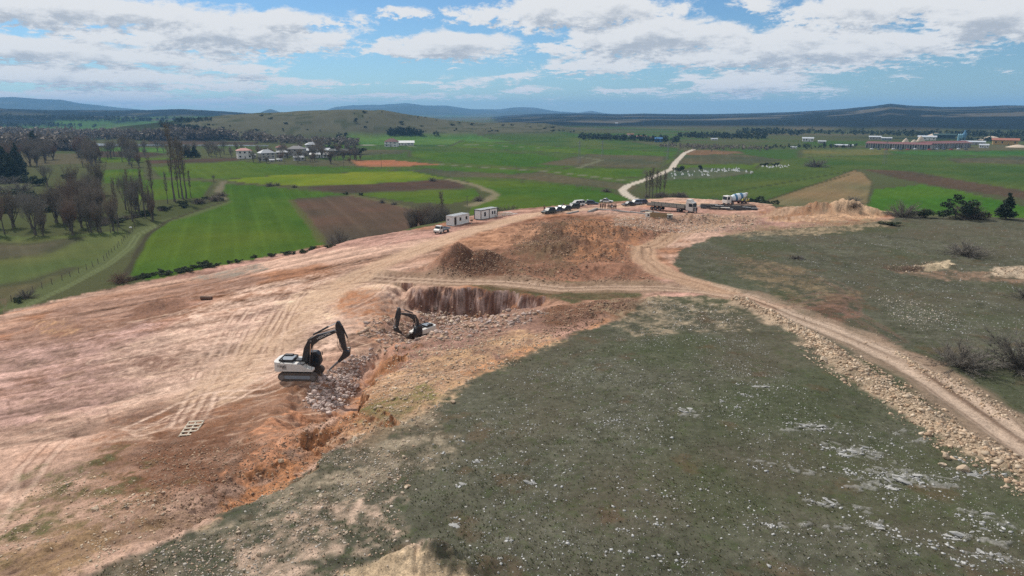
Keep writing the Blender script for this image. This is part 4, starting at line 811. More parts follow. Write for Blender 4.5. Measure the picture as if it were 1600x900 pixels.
q = np.nonzero((GRASS > .35) & (DIST < 150) & (DIST > 26) & (Y > 15))[0]; nr = np.random.default_rng(3); q = nr.choice(q, 42000); n = len(q); tx = X[q] + nr.normal(size=n) * .4; ty = Y[q] + nr.normal(size=n) * .4
keep_ = fbm(tx, ty, 2.2, 3, 990) + fbm(tx, ty, 11, 3, 991) > nr.uniform(-.8, .7, n); tx, ty = tx[keep_], ty[keep_]; n = len(tx); tz = gz_many(tx, ty)
def tuft_mass():
    h = .03 + .11 * nr.random((n, 1)) ** 2; Vt = []
    for b_ in range(5):
        a = nr.uniform(0, 6.283, n); w = .5 * h[:, 0]; lx = np.cos(a); ly = np.sin(a); b0_ = np.stack([tx - ly * w * .5, ty + lx * w * .5, tz - .01], 1); b1_ = np.stack([tx + ly * w * .5, ty - lx * w * .5, tz - .01], 1); tp = np.stack([tx + lx * w * 1.3, ty + ly * w * 1.3, tz + h[:, 0] * nr.uniform(.6, 1.1, n)], 1); Vt.append(np.stack([b0_, b1_, tp], 1))
    V = np.concatenate(Vt).reshape(-1, 3); m = len(V) // 3; me = bpy.data.meshes.new('grass_tufts'); me.vertices.add(m * 3); me.vertices.foreach_set('co', V.astype(np.float32).ravel()); me.loops.add(m * 3); me.loops.foreach_set('vertex_index', np.arange(m * 3, dtype=np.int32)); me.polygons.add(m); me.polygons.foreach_set('loop_start', np.arange(0, m * 3, 3, dtype=np.int32)); me.update(calc_edges=True)
    tm, k = M('tuft_blades'); pp = k.new('ShaderNodeTexCoord').outputs['Object']; finish(k, k.mix(k.ramp(k.noise(pp, 1.3, 4, .7), .38, .62), (.078, .090, .045, 1), (.16, .135, .09, 1)), .9, spec=.1); me.materials.append(tm)
    o = bpy.data.objects.new('grass_tufts', me); C.objects.link(o); o['kind'] = 'stuff'; o['label'] = 'short grazed grass tufts over the stony hill'
tuft_mass()
# ---------------------------------------------------------------- trees and shrubs
def sliver_mesh(name, segs, widths, mat, smooth=False):
    """flat tapering twigs, one triangle each, merged in one mesh (numpy)"""
    segs = np.array(segs); n = len(segs); d = segs[:, 1] - segs[:, 0]; r = np.random.default_rng(n); u = np.cross(d, r.normal(size=(n, 3))); u /= np.linalg.norm(u, axis=1)[:, None] + 1e-9; w = np.array(widths)[:, None]
    V = np.stack([segs[:, 0] - u * w, segs[:, 0] + u * w, segs[:, 1]], 1).reshape(-1, 3); Fq = np.arange(n * 3, dtype=np.int32)
    me = bpy.data.meshes.new(name); me.vertices.add(n * 3); me.vertices.foreach_set('co', V.astype(np.float32).ravel()); me.loops.add(n * 3); me.loops.foreach_set('vertex_index', Fq); me.polygons.add(n); me.polygons.foreach_set('loop_start', np.arange(0, n * 3, 3, dtype=np.int32)); me.update(calc_edges=True); me.materials.append(mat)
    return me
def link(name, me, parent): o = bpy.data.objects.new(name, me); C.objects.link(o); o.parent = parent; return o
def bare_tree(name, label, cat_, seed, style, mat, group=None):
    """height 10 before scaling. style: willow (short bole, rising fan), poplar (one tall mast), round"""
    r = random.Random(seed); t = thing(name, label, cat_, (0, 0, -500), 0, group); tb = MB(); tw = []; wd = []
    def grow(p, d, L, rad, lev):
        n = 3; q = p
        for i in range(n):
            d = (d + Vector((r.gauss(0, .10), r.gauss(0, .10), up * .10))).normalized(); e = q + d * L / n; r1 = rad * (1 - .22)
            if rad > .022: tb.tube(q, e, rad, r1, 5, False)
            else: tw.append((q[:], e[:])); wd.append(max(rad, .016))
            if lev < depth and (i > 0 or lev > 0):
                for _ in range(kids):
                    a = r.uniform(0, 6.283); sp = spread * r.uniform(.6, 1.3); o = Vector((math.cos(a), math.sin(a), 0)); nd = (d + o * sp).normalized(); grow(e, nd, L * r.uniform(.5, .72), rad * .5, lev + 1)
            q = e; rad = r1
        if lev >= 1:
            for _ in range(2):
                dd = (d + Vector((r.gauss(0, .55), r.gauss(0, .55), r.gauss(.15 * up, .4)))).normalized(); tw.append((q[:], (q + dd * r.uniform(.4, 1.1))[:])); wd.append(.013)
    if style == 'poplar':
        up, depth, kids, spread = 1.4, 1, 0, .5; p = Vector((0, 0, 0)); n = 12; rad = .15
        for i in range(n):
            e = p + Vector((r.gauss(0, .05), r.gauss(0, .05), 10 / n)); tb.tube(p, e, rad, rad * .86, 6, False)
            if i > 3:
                for _ in range(14):
                    a = r.uniform(0, 6.283); L = (1.2 + 1.3 * math.sin(math.pi * i / n)) * r.uniform(.5, 1.1); s0 = p.lerp(e, r.random()); mid = s0 + Vector((math.cos(a) * .32, math.sin(a) * .32, .9)) * L * .5; end = mid + Vector((math.cos(a) * .12, math.sin(a) * .12, 1)) * L * .55
                    tw.append((s0[:], mid[:])); wd.append(.03); tw.append((mid[:], end[:])); wd.append(.024)
                    for _ in range(5): tw.append((mid[:], (mid + Vector((r.gauss(0, .25), r.gauss(0, .25), r.uniform(.2, .8))))[:])); wd.append(.018)
            p = e; rad *= .86
    else:
        up = 1.6; depth = 3; kids = 2; spread = .6 if style == 'round' else .36
        bole = .5 if style == 'willow' else 1.3; tb.tube((0, 0, -.4), (0, 0, bole), .30, .26, 7, False)
        for i in range(9 if style == 'willow' else 6):
            a = 6.283 * i / 6 + r.uniform(-.4, .4); sp = r.uniform(.1, .5) if style == 'willow' else r.uniform(.15, .7); grow(Vector((0, 0, bole - .1)), Vector((math.cos(a) * sp, math.sin(a) * sp, 1)).normalized(), r.uniform(2.2, 4.0), .11, 0)
        zs = max(b[2] for _, b in tw); f = 10 / zs; tb.xf(Matrix.Scale(f, 4)); tw = [(tuple(c_ * f for c_ in a), tuple(c_ * f for c_ in b)) for a, b in tw]
    tb.build('trunk', bark, t); link('crown', sliver_mesh('crown', tw, wd, mat), t); note_kids(t); return t
def twig_bush(name, label, cat_, seed, mat, n=2000, group=None):
    r = random.Random(seed); t = thing(name, label, cat_, (0, 0, -500), 0, group); tw = []; wd = []; tb = MB()
    for i in range(60):
        a = r.uniform(0, 6.283); tilt = math.acos(r.uniform(.12, 1)); d = Vector((math.cos(a) * math.sin(tilt), math.sin(a) * math.sin(tilt), math.cos(tilt))); L = r.uniform(5.5, 9.5); p = Vector((r.gauss(0, .5), r.gauss(0, .5), -.2))
        if i < 20: tb.tube(p, p + d * L * .6, .14, .05, 5, False)
        for s in range(7):
            q = p + (d + Vector((r.gauss(0, .08), r.gauss(0, .08), r.gauss(0, .08)))) * L / 7; tw.append((p[:], q[:])); wd.append(.09 - .009 * s)
            for _ in range(n // 180):
                e = q + (d + Vector((r.gauss(0, .6), r.gauss(0, .6), r.gauss(.1, .5)))) * r.uniform(.7, 2.2); tw.append((q[:], e[:])); wd.append(.045)
            p = q
    tb.build('stem', bark, t); link('crown', sliver_mesh('crown', tw, wd, mat), t); note_kids(t); return t
def leaf_cloud(seed, lobes, n, size, mat, name='crown'):
    r = np.random.default_rng(seed); L = np.array(lobes); w = L[:, 3] ** 2; k_ = r.choice(len(L), n, p=w / w.sum()); d = r.normal(size=(n, 3)); d /= np.linalg.norm(d, axis=1)[:, None]; rad = L[k_, 3] * r.uniform(.55, 1.05, n); c_ = L[k_, :3] + d * rad[:, None] * np.array([1, 1, .75])
    u = r.normal(size=(n, 3)); u /= np.linalg.norm(u, axis=1)[:, None]; v = np.cross(u, r.normal(size=(n, 3))); v /= np.linalg.norm(v, axis=1)[:, None] + 1e-9; s = size * r.uniform(.5, 1.3, (n, 1))
    V = np.stack([c_ - u * s, c_ + v * s * .6, c_ + u * s, c_ - v * s * .6], 1).reshape(-1, 3); me = bpy.data.meshes.new(name); me.vertices.add(n * 4); me.vertices.foreach_set('co', V.astype(np.float32).ravel()); me.loops.add(n * 4); me.loops.foreach_set('vertex_index', np.arange(n * 4, dtype=np.int32)); me.polygons.add(n); me.polygons.foreach_set('loop_start', np.arange(0, n * 4, 4, dtype=np.int32)); me.update(calc_edges=True); me.materials.append(mat); return me
def evergreen(name, label, cat_, seed, style, mat, group=None):
    r = random.Random(seed); t = thing(name, label, cat_, (0, 0, -500), 0, group); tb = MB(); tb.tube((0, 0, -.4), (0, 0, 9 if style == 'conifer' else 5), .28, .06, 7, False); lobes = []
    if style == 'conifer':
        for i in range(30):
            z = 1.4 + 8.3 * (i / 30); w = (10.2 - z) * .30; a = r.uniform(0, 6.283); q = (math.cos(a) * w * .65, math.sin(a) * w * .65, z); lobes.append(q + (w * .55 + .25,)); tb.tube((0, 0, z), q, .06, .03, 4, False)
    else:
        for i in range(15):
            a = r.uniform(0, 6.283); rr_ = r.uniform(.8, 4.6 if style == 'spreading' else 2.4); q = (math.cos(a) * rr_, math.sin(a) * rr_, r.uniform(2.6, 8.4) - rr_ * .25); lobes.append(q + (r.uniform(.9, 1.8),)); tb.tube((0, 0, r.uniform(1, 4)), q, .12, .04, 4, False)
        lobes.append((0, 0, 8.3, 1.5))
    tb.build('trunk', bark, t); link('crown', leaf_cloud(seed, lobes, 2600, .30, mat), t); note_kids(t); return t
def leafy_bush(name, label, cat_, seed, mat, group=None):
    r = random.Random(seed); t = thing(name, label, cat_, (0, 0, -500), 0, group); lobes = [(r.gauss(0, 3), r.gauss(0, 3), r.uniform(2, 6.5), r.uniform(2, 3.2)) for _ in range(9)]; tb = MB()
    for l in lobes: tb.tube((0, 0, -.5), l[:3], .25, .08, 4, False)
    tb.build('stem', bark, t); link('crown', leaf_cloud(seed, lobes, 1500, .6, mat), t); note_kids(t); return t
BT = 'bare tree'
PROTO = {'willow': [bare_tree('willow_tree', '', BT, 1 + i, 'willow', (twig_m, twig_red, twig_m)[i]) for i in range(3)], 'round': [bare_tree('bare_tree', '', BT, 11 + i, 'round', (twig_m, twig_grey)[i]) for i in range(2)],
  'poplar': [bare_tree('poplar_tree', '', 'poplar tree', 21 + i, 'poplar', twig_m) for i in range(3)], 'twig': [twig_bush('bare_shrub', '', 'shrub', 31 + i, (twig_grey, twig_m)[i]) for i in range(2)], 'redtwig': [twig_bush('bare_shrub', '', 'shrub', 35, twig_red)],
  'conifer': [evergreen('conifer_tree', '', 'conifer tree', 41 + i, 'conifer', needles) for i in range(2)], 'pine': [evergreen('pine_tree', '', 'pine tree', 51, 'spreading', needles), evergreen('pine_tree', '', 'pine tree', 52, 'dense', needles)], 'bush': [leafy_bush('green_shrub', '', 'shrub', 61 + i, leaf_m) for i in range(2)]}
_used = set(); tr = random.Random(77)
def plant(kind_, px, py, hpx, label, group=None, wide=1.0, valley=True, push=0., xyz=None):
    pr = tr.choice(PROTO[kind_]); p = xyz if xyz is not None else (at_valley(px, py) if valley else at(px, py, push)); slant = (p - Vector((0, 0, HC))).length; h = hpx / F * slant; s = h / 10
    sc = (s * wide, s * wide, s); rz = tr.uniform(0, 6.28)
    p = Vector((p.x, p.y, p.z - .02))
    if pr.name in _used: o = dup(pr, p, rz, sc, label, group)
    else:
        _used.add(pr.name); o = pr; o.location = p; o.rotation_euler = (0, 0, rz); o.scale = sc; o['label'] = label
        if group: o['group'] = group
    return o
def grove(kind_, n, x0, x1, y0, y1, h0, h1, label, group, wide=1.0, fn=None, valley=True):
    for _ in range(n):
        px = tr.uniform(x0, x1); py = tr.uniform(y0, y1) if fn is None else fn(px) + tr.uniform(y0, y1)
        plant(kind_ if isinstance(kind_, str) else tr.choice(kind_), px, py, tr.uniform(h0, h1), label, group, wide * tr.uniform(.8, 1.25), valley)
# the stream side woods on the left
plant('poplar', 273, 315, 98, 'tallest bare poplar, standing alone at the meadow corner', wide=1.1)
for a in [(241,323,62,'slender leaning poplar at the head of the stream copse'), (286,311,78,'second tallest poplar, right of the tallest one'), (291,310,74,'tall thin poplar, last full height one of the meadow row'), (280,309,58,'thin young poplar between the two tallest ones'), (299,309,36,'short young poplar at the right end of the meadow row'), (262,318,40,'young poplar left of the tallest one')]: plant('poplar', *a, wide=1.2)
G1 = 'bare trees along the stream'
grove(('willow', 'round', 'poplar'), 27, -8, 188, 353, 368, 30, 64, 'bare pollard like tree in the row beside the low pasture', G1); grove(('willow',), 12, 85, 178, 333, 352, 42, 60, 'bare tree behind the row beside the low pasture', G1)
grove(('willow', 'round', 'poplar'), 17, 196, 240, 326, 347, 36, 64, 'upright bare tree in the dense copse by the stream bend', 'bare trees of the stream copse', .7); grove(('round', 'willow'), 10, 100, 160, 300, 330, 30, 55, 'bare tree on the rough bank beyond the stream', 'bare trees on the rough bank')
grove(('twig', 'bush'), 26, 150, 350, -4, 4, 5, 10, 'low scrub bush on the bank of the stream', 'scrub along the stream', 1.6, fn=lambda x: 352 - (x - 150) * .22)
grove(('twig', 'bush'), 26, -5, 120, 276, 335, 7, 15, 'scrub bush on the grassy slope left of the stream', 'scrub on the grassy slope', 1.5)
plant('round', 74, 290, 34, 'rounded dark bare tree in the middle of the grassy slope', wide=1.2)
grove(('round', 'willow'), 48, -5, 222, 244, 262, 20, 36, 'bare brown tree in the wooded belt across the valley', 'bare trees of the valley belt', 1.1); grove(('round',), 30, 170, 400, 236, 247, 14, 26, 'bare tree between the far strips of the valley', 'bare trees between the far strips', 1.1)
grove(('pine', 'conifer'), 14, -8, 58, 262, 284, 22, 36, 'dark evergreen of the clump at the left edge', 'dark evergreens at the left edge')
for a in [(56,243,32,'dark conifer rising over the far wooded belt at left'), (128,238,18,'small dark conifer beside the pale river strip'), (142,236,16,'dark conifer right of the small one by the river strip'), (293,246,18,'dark conifer between the far strips, left one of two'), (305,246,17,'dark conifer between the far strips, right one of two')]: plant('conifer', *a, wide=1.5)
grove(('round', 'willow'), 62, 392, 565, 240, 256, 10, 24, 'bare garden tree among the village houses', 'trees in the village', 1.2); grove(('bush', 'pine'), 8, 510, 560, 236, 244, 10, 16, 'dark green tree at the right end of the village', 'green trees at the village edge', 1.4)
plant('round', 500, 240, 28, 'big pale bare tree rising behind the village', wide=1.3); plant('round', 334, 284, 12, 'lone shrub at the corner of the yellow green field')
# field margins
for a in [(421,291,8),(433,290,6),(460,293,6),(676,283,8),(541,304,5),(564,305,5),(598,317,7),(616,320,6),(748,314,10)]: plant('twig' if a[2] > 5 else 'bush', *a, 'small shrub on a field margin beyond the site', 'shrubs on the field margins', 1.2)
plant('bush', 190, 441, 17, 'rust brown rounded shrub at the lower corner of the big green field') if False else plant('redtwig', 190, 441, 18, 'rust brown rounded shrub at the corner of the big green field', wide=1.0)
plant('twig', 42, 466, 15, 'dark shrub at the left foot of the site, larger one'); plant('bush', 28, 472, 9, 'dark shrub at the left foot of the site, smaller one')
grove(('bush',), 34, 196, 520, -2.5, 1.5, 4, 8, 'low bush of the hedge below the big green field', 'hedge bushes below the big field', 1.5, fn=lambda x: np.interp(x, [190, 240, 320, 400, 470, 520], [440, 432, 418, 404, 396, 386]), valley=False)
plant('bush', 318, 416, 11, 'taller dark bush in the hedge below the big green field', wide=1.2, valley=False)
grove(('round', 'willow'), 18, 640, 700, 362, 374, 38, 58, 'dense brown bare tree behind the white pickup and cabins', 'bare trees behind the cabins', 1.0)
for a in [(690,372,62,'bare poplar rising over the trees behind the cabins')]: plant('poplar', *a, wide=1.5)
plant('twig', 528, 392, 40, 'brown shrub at the near corner of the ploughed field', wide=.8); plant('twig', 782, 342, 22, 'small bare shrub, left one behind the debris heap'); plant('twig', 794, 342, 26, 'bare shrub, right one behind the debris heap', wide=1.1)
for a in [(1008,311,38,'bare poplar at the road bend, leftmost of the row'),(1014,312,42,'bare poplar second in the row at the road bend'),(1019,312,45,'tallest poplar of the row at the road bend'),(1025,312,42,'bare poplar in the middle of the row at the road bend'),(1030,312,37,'bare poplar right of the row middle at the road bend'),(1038,312,40,'bare poplar at the right end of the row, a little apart')]: plant('poplar', *a, wide=1.5)
grove(('twig',), 12, 1000, 1075, 306, 312, 6, 12, 'low scrub under the poplars by the gravel road', 'scrub under the poplars', 1.2)
plant('twig', 1128, 326, 20, 'bare shrub left of the mixer truck', wide=1.2); plant('twig', 1118, 326, 15, 'smaller bare shrub left of the mixer truck')
grove(('bush',), 9, 1163, 1195, 322, 330, 12, 20, 'dark green bush behind the mixer truck', 'bushes behind the mixer truck', 1.1)
for a in [('bush',1062,267,9,'round dark tree at the road side end of the graveyard'),('pine',1094,266,8,'small tree among the graveyard stones'),('bush',1197,259,6,'dark bush, left one above the graveyard'),('bush',1211,259,6,'dark bush, right one above the graveyard'),('twig',1275,261,14,'broad lone shrub standing in the green fields'),('twig',948,300,8,'small shrub on the field edge beyond the parked cars'),('twig',1334,318,12,'shrub just behind the sandy spoil heap')]: plant(a[0], a[1], a[2], a[3], a[4], wide=1.4)
EDG = ' on the far edge of the pasture'
for a in [('twig',1410,341,26,'grey bare shrub, leftmost'+EDG,1.1),('bush',1444,341,16,'low dark bush, second from left'+EDG,1.3),('pine',1492,343,34,'broad spreading pine'+EDG,1.25),('twig',1513,343,26,'grey shrub against the broad pine'+EDG,1.1),('bush',1527,343,18,'small dark bush right of the broad pine'+EDG,1.0),('conifer',1571,344,35,'pointed conifer, rightmost'+EDG,1.3),('twig',1334,333,10,'tiny shrub'+EDG+' near the heap',1.2)]: plant(*a[:5], wide=a[5], valley=False, push=2)
for a in [('twig',1506,399,22,'spreading bare shrub in the middle of the right pasture',1.7),('twig',1500,574,40,'large bare thorn bush right of the haul road',1.4),('twig',1597,578,62,'tall bare bush cut off by the right edge',1.0),('twig',1603,466,22,'small shrub at the right edge above the tall bush',1.2),('twig',1244,404,7,'tiny thorn shrub in the right pasture',2),('bush',1395,352,7,'low green juniper near the sandy heap',2.4)]: plant(*a[:5], wide=a[5], valley=False)
# shrubs dotted over the long hill and the pine block at its foot
hr = random.Random(9)
def on_hill(px, py): return at(px, py)
for i in range(62):
    px = hr.uniform(300, 900); lo = 207 if px > 560 else 214; hi = table(px, LAYERS[0][1]) + 2; py = hr.uniform(hi, lo); plant(hr.choice(['pine', 'bush', 'bush']), px, py, hr.uniform(1.8, 4.2), 'dark juniper dotted on the grazed hill behind the village', 'junipers on the hill', 1.3, xyz=on_hill(px, py))
for i in range(34): px = hr.uniform(606, 660); plant('pine', px, 0, hr.uniform(8, 11), 'dark pine of the block above the white barn', 'pine block on the hill foot', 1.1, xyz=on_hill(px, hr.uniform(207.5, 212)))
for px, py, h_ in [(556,192,8),(682,212,8),(530,215,8),(540,214,7)]: plant('pine', px, 0, h_, {556:'lone larger pine half way up the hill',682:'lone pine right of the pine block',530:'round tree where the hill meets the village, left one',540:'round tree where the hill meets the village, right one'}[px], None, 1.2, xyz=on_hill(px, py))
# woods far off that read as one mass
def wood(name, label, bands, mat, seed):
    r = np.random.default_rng(seed); segs = []; A = []
    for (x0, x1, y0, y1, n, h0, h1) in bands:
        for _ in range(n):
            px = r.uniform(x0, x1); f = (px - x0) / (x1 - x0); py = y0 + (y1 - y0) * f + r.normal() * 1.0; p = at(px, py); sl = p.length; h = r.uniform(h0, h1) / F * sl; A.append((p, h))
    T = []; 
    for p, h in A:
        m = 26; d = r.normal(size=(m, 3)); d /= np.linalg.norm(d, axis=1)[:, None]; c_ = np.array(p) + np.array([0, 0, h * .52]) + d * np.array([h * .36, h * .36, h * .46]) * r.uniform(.4, 1, (m, 1)); e = r.normal(size=(m, 3, 3)) * h * .15; T.append(c_[:, None, :] + e)
    V = np.concatenate(T).reshape(-1, 3); n = len(V) // 3; me = bpy.data.meshes.new(name); me.vertices.add(n * 3); me.vertices.foreach_set('co', V.astype(np.float32).ravel()); me.loops.add(n * 3); me.loops.foreach_set('vertex_index', np.arange(n * 3, dtype=np.int32)); me.polygons.add(n); me.polygons.foreach_set('loop_start', np.arange(0, n * 3, 3, dtype=np.int32)); me.update(calc_edges=True); me.materials.append(mat); o = bpy.data.objects.new(name, me); C.objects.link(o); o['kind'] = 'stuff'; o['label'] = label
wood('bare_woodland', 'brown leafless woodland along the far valley floor', [(-30, 340, 215, 217, 420, 7, 13), (-30, 250, 209, 211, 200, 5, 9), (-20, 120, 232, 234, 160, 12, 20), (270, 420, 212, 220, 170, 7, 14), (400, 560, 222, 226, 160, 6, 12), (1080, 1130, 232, 234, 40, 3, 6), (1030, 1200, 229, 234, 110, 3, 6)], twig_m, 1)
wood('evergreen_woodland', 'dark evergreen woodland far out on the plain', [(905, 1060, 216, 222, 150, 5, 9), (1060, 1200, 214, 216, 160, 4, 8), (1160, 1400, 205, 211, 170, 3, 6), (1150, 1260, 209, 210, 80, 4, 8), (1400, 1640, 212, 214, 190, 4, 8), (1500, 1640, 222, 220, 60, 3, 7), (1180, 1350, 232, 230, 60, 3, 6), (250, 330, 198, 206, 160, 4, 7), (0, 330, 186, 190, 200, 4, 6), (-40, 150, 197, 199, 60, 4, 6)], needles, 2)
# ---------------------------------------------------------------- machines
def rot_local(px, deg):
    """heading measured from the rightward perpendicular of the line of sight"""
    ux, uy, s = ray(px, 300); return math.atan2(-ux, uy) + math.radians(deg)
def stadium(x0, x1, z0, z1, n=8):
    r = (z1 - z0) / 2; zc = (z0 + z1) / 2; out = []
    for i in range(n + 1): a = -math.pi / 2 + math.pi * i / n; out.append((x1 - r + r * math.cos(a), zc + r * math.sin(a)))
    for i in range(n + 1): a = math.pi / 2 + math.pi * i / n; out.append((x0 + r + r * math.cos(a), zc + r * math.sin(a)))
    return out
def excavator(label, loc, rz, swing=0., model='300', sc=1.0):
    t = thing('excavator', label, 'excavator', loc, rz, None, sc)
    for sy in (-1, 1):
        y0, y1 = (sy * 1.62, sy * 1.02) if sy < 0 else (1.02, 1.62)
        tr_ = MB(); outer = stadium(-2.45, 2.45, 0, .96, 8); tr_.prism(outer, y0, y1)
        pts = stadium(-2.47, 2.47, -.02, .98, 8); L = [0]
        for i in range(len(pts)): a, b = pts[i], pts[(i + 1) % len(pts)]; L.append(L[-1] + math.hypot(b[0] - a[0], b[1] - a[1]))
        for s in np.arange(0, L[-1], .19):
            i = int(np.searchsorted(L, s, 'right')) - 1; a, b = pts[i % len(pts)], pts[(i + 1) % len(pts)]; f = (s - L[i]) / max(L[i + 1] - L[i], 1e-6); p = (a[0] + (b[0] - a[0]) * f, a[1] + (b[1] - a[1]) * f); th = math.atan2(b[1] - a[1], b[0] - a[0])
            q = MB(); q.box(-.07, .07, y0 - .03, y1 + .03, -.03, .03); q.xf(Matrix.Translation((p[0], 0, p[1])) @ Matrix.Rotation(-th, 4, 'Y')); me = bpy.data.meshes.new('x'); q.bm.to_mesh(me); tr_.bm.from_mesh(me); bpy.data.meshes.remove(me); q.bm.free()
        tk = tr_.build('track', track_m, t); yo = y0 - .05 if sy < 0 else y1 + .05
        f_ = MB(); f_.prism(stadium(-1.75, 1.75, .26, .70, 4), min(yo, yo - sy * .1), max(yo, yo - sy * .1)); f_.build('track_frame', grey_p, tk)
        for xw, rw in ((-2.0, .36), (2.0, .36)): w = MB(); w.lathe([(yo - .03, rw * .4), (yo - .03, rw), (yo + .03, rw), (yo + .03, rw * .4)], 'y', (xw, 0, .48), 16); w.build('drive_wheel', steel, tk)
    u = MB(); u.box(-1.2, 1.2, -1.05, 1.05, .35, .85); u.lathe([(.8, .75), (1.15, .75)], 'z', n=18); u.build('undercarriage', track_m, t)
    R_ = Matrix.Rotation(swing, 4, 'Z')
    def b(mb, name, mat, par=t, sm=False): mb.xf(R_); return mb.build(name, mat, par, sm)
    h = MB(); h.prism([(-2.2, 1.16), (1.95, 1.16), (1.95, 1.45), (.9, 1.75), (.55, 2.15), (-2.2, 2.28)], -1.48, -.52, bevel=.04); h.prism([(-2.2, 1.16), (.7, 1.16), (.7, 2.1), (-2.2, 2.28)], .52, 1.48, bevel=.04); h.box(-2.2, .5, -.52, .52, 1.16, 2.0); body = b(h, 'upper_body', white_p)
    q = MB(); 
    for i in range(5): q.box(-1.9 + i * .12, -1.85 + i * .12, -1.495, -1.478, 1.45, 2.0)
    b(q, 'side_grille', black_p, body)
    cw = MB(); prof = [(-3.15, -.9), (-2.95, -1.35), (-2.5, -1.5), (-2.18, -1.5), (-2.18, 1.5), (-2.5, 1.5), (-2.95, 1.35), (-3.15, .9)]
    lo = [cw.bm.verts.new((x_, y_, 1.14)) for x_, y_ in prof]; hi = [cw.bm.verts.new((x_ + .05 * (x_ < -2.9), y_, 2.36)) for x_, y_ in prof]; cw.quadring(lo, hi); cw.bm.faces.new(lo[::-1]); cw.bm.faces.new(hi); counter = b(cw, 'counterweight', white_p)
    e = MB(); e.box(-2.35, -.75, -.95, 1.0, 2.26, 2.52, .07, .03); hood = b(e, 'engine_hood', grey_p)
    e = MB(); e.box(-2.42, -.68, -1.02, -.93, 2.24, 2.58); e.box(-2.42, -.68, .99, 1.08, 2.24, 2.58); e.box(-2.45, -2.36, -1.02, 1.08, 2.24, 2.58); e.box(-.74, -.66, -1.02, 1.08, 2.24, 2.58); e.box(-2.3, -1.2, .55, 1.0, 2.53, 2.72, 0, .04); b(e, 'hood_rim', black_p, hood)
    e = MB(); e.tube((-1.9, -1.15, 2.2), (-1.9, -1.15, 2.75), .09, .08, 10); e.tube((-1.9, -1.15, 2.75), (-2.0, -1.15, 2.88), .08, .08, 10); b(e, 'exhaust', black_p)
    e = MB(); e.path([(-.5, -1.42, 2.2), (-.5, -1.42, 2.75), (.5, -1.42, 2.6), (.5, -1.42, 2.1)], .025); e.path([(1.2, -1.42, 1.5), (1.2, -1.42, 2.2), (1.85, -1.42, 2.1), (1.85, -1.42, 1.45)], .025); b(e, 'handrail', black_p)
    e = MB(); e.box(.0, .85, -1.45, -.6, 2.1, 2.2); e.box(-.6, .3, -.5, .5, 2.0, 2.35, .05); b(e, 'tank_cover', black_p)
    cprof = [(.75, 1.2), (2.15, 1.2), (2.38, 1.75), (2.2, 2.75), (1.95, 3.08), (.8, 3.08), (.72, 2.3)]
    cab = MB(); cab.prism(cprof, .5, 1.48, bevel=.03); cb = b(cab, 'cab', black_p)
    g = MB(); g.prism([(1.0, 1.95), (1.95, 1.75), (2.2, 1.9), (2.06, 2.7), (1.05, 2.75)], .488, .498); b(g, 'side_window', glass, cb); g = MB(); g.prism([(1.0, 1.95), (1.95, 1.75), (2.2, 1.9), (2.06, 2.7), (1.05, 2.75)], 1.482, 1.492); b(g, 'side_window', glass, cb)
    g = MB(); g.prism([(2.38, 1.62), (2.395, 1.78), (2.225, 2.72), (2.19, 2.72), (2.36, 1.78)], .6, 1.38); b(g, 'windscreen', glass, cb)
    g = MB(); g.box(.85, 1.9, .56, 1.42, 3.08, 3.13, .03); b(g, 'cab_roof', black_p, cb)
    g = MB(); g.path([(2.1, 1.48, 2.5), (2.3, 1.7, 2.6)], .02); g.box(2.26, 2.32, 1.62, 1.78, 2.35, 2.75); b(g, 'mirror', black_p, cb)
    # working arm: boom, stick, rams and a hydraulic breaker
    bp = [(.35, 1.75), (.85, 1.75), (1.15, 3.1), (1.75, 4.25), (2.7, 5.0), (4.95, 6.05), (5.0, 6.42), (2.35, 5.62), (1.25, 5.05), (.62, 3.9), (.25, 2.4)]
    bo = MB(); bo.prism(bp, -.30, .30, bevel=.025); boom = b(bo, 'boom', black_p)
    pv = MB()
    for p in ((.55, 2.0), (4.9, 6.25), (1.6, 4.9)): pv.lathe([(-.36, .14), (.36, .14)], 'y', (p[0], 0, p[1]), 12)
    b(pv, 'pivot_pin', steel, boom)
    lt = text_mesh('HIDROMEK', .40, white_p, boom); lt.matrix_local = R_ @ Matrix.Translation((3.35, -.306, 5.62)) @ Matrix.Rotation(-math.radians(25), 4, 'Y') @ Matrix.Rotation(math.pi / 2, 4, 'X')
    lt = text_mesh(model, .42, black_p, counter, 'model_number'); lt.matrix_local = R_ @ Matrix.Translation((-2.0, -1.497, 1.85)) @ Matrix.Rotation(math.pi / 2, 4, 'X')
    rm_ = MB()
    for y_ in (-.45, .45): rm_.tube((1.25, y_, 1.75), (1.45, y_, 3.1), .11, n=10)
    rams = b(rm_, 'boom_ram', black_p); rm_ = MB()
    for y_ in (-.45, .45): rm_.tube((1.45, y_, 3.1), (1.62, y_, 4.6), .055, n=8)
    b(rm_, 'piston_rod', chrome, rams)
    rm_ = MB(); rm_.tube((1.9, 0, 5.65), (3.9, 0, 6.75), .12, n=10); rr_ = b(rm_, 'stick_ram', black_p); rm_ = MB(); rm_.tube((3.9, 0, 6.75), (5.1, 0, 7.3), .055, n=8); b(rm_, 'piston_rod', chrome, rr_)
    st_ = MB(); st_.prism([(5.05, 7.5), (5.35, 7.45), (5.75, 6.6), (6.05, 3.75), (5.85, 3.5), (5.62, 3.65), (4.85, 6.1), (4.85, 7.0)], -.24, .24, bevel=.02); b(st_, 'stick', black_p)
    rm_ = MB(); rm_.tube((5.65, 0, 6.9), (6.25, 0, 5.3), .10, n=10); rr_ = b(rm_, 'breaker_ram', black_p); rm_ = MB(); rm_.tube((6.25, 0, 5.3), (6.5, 0, 4.0), .05, n=8); b(rm_, 'piston_rod', chrome, rr_)
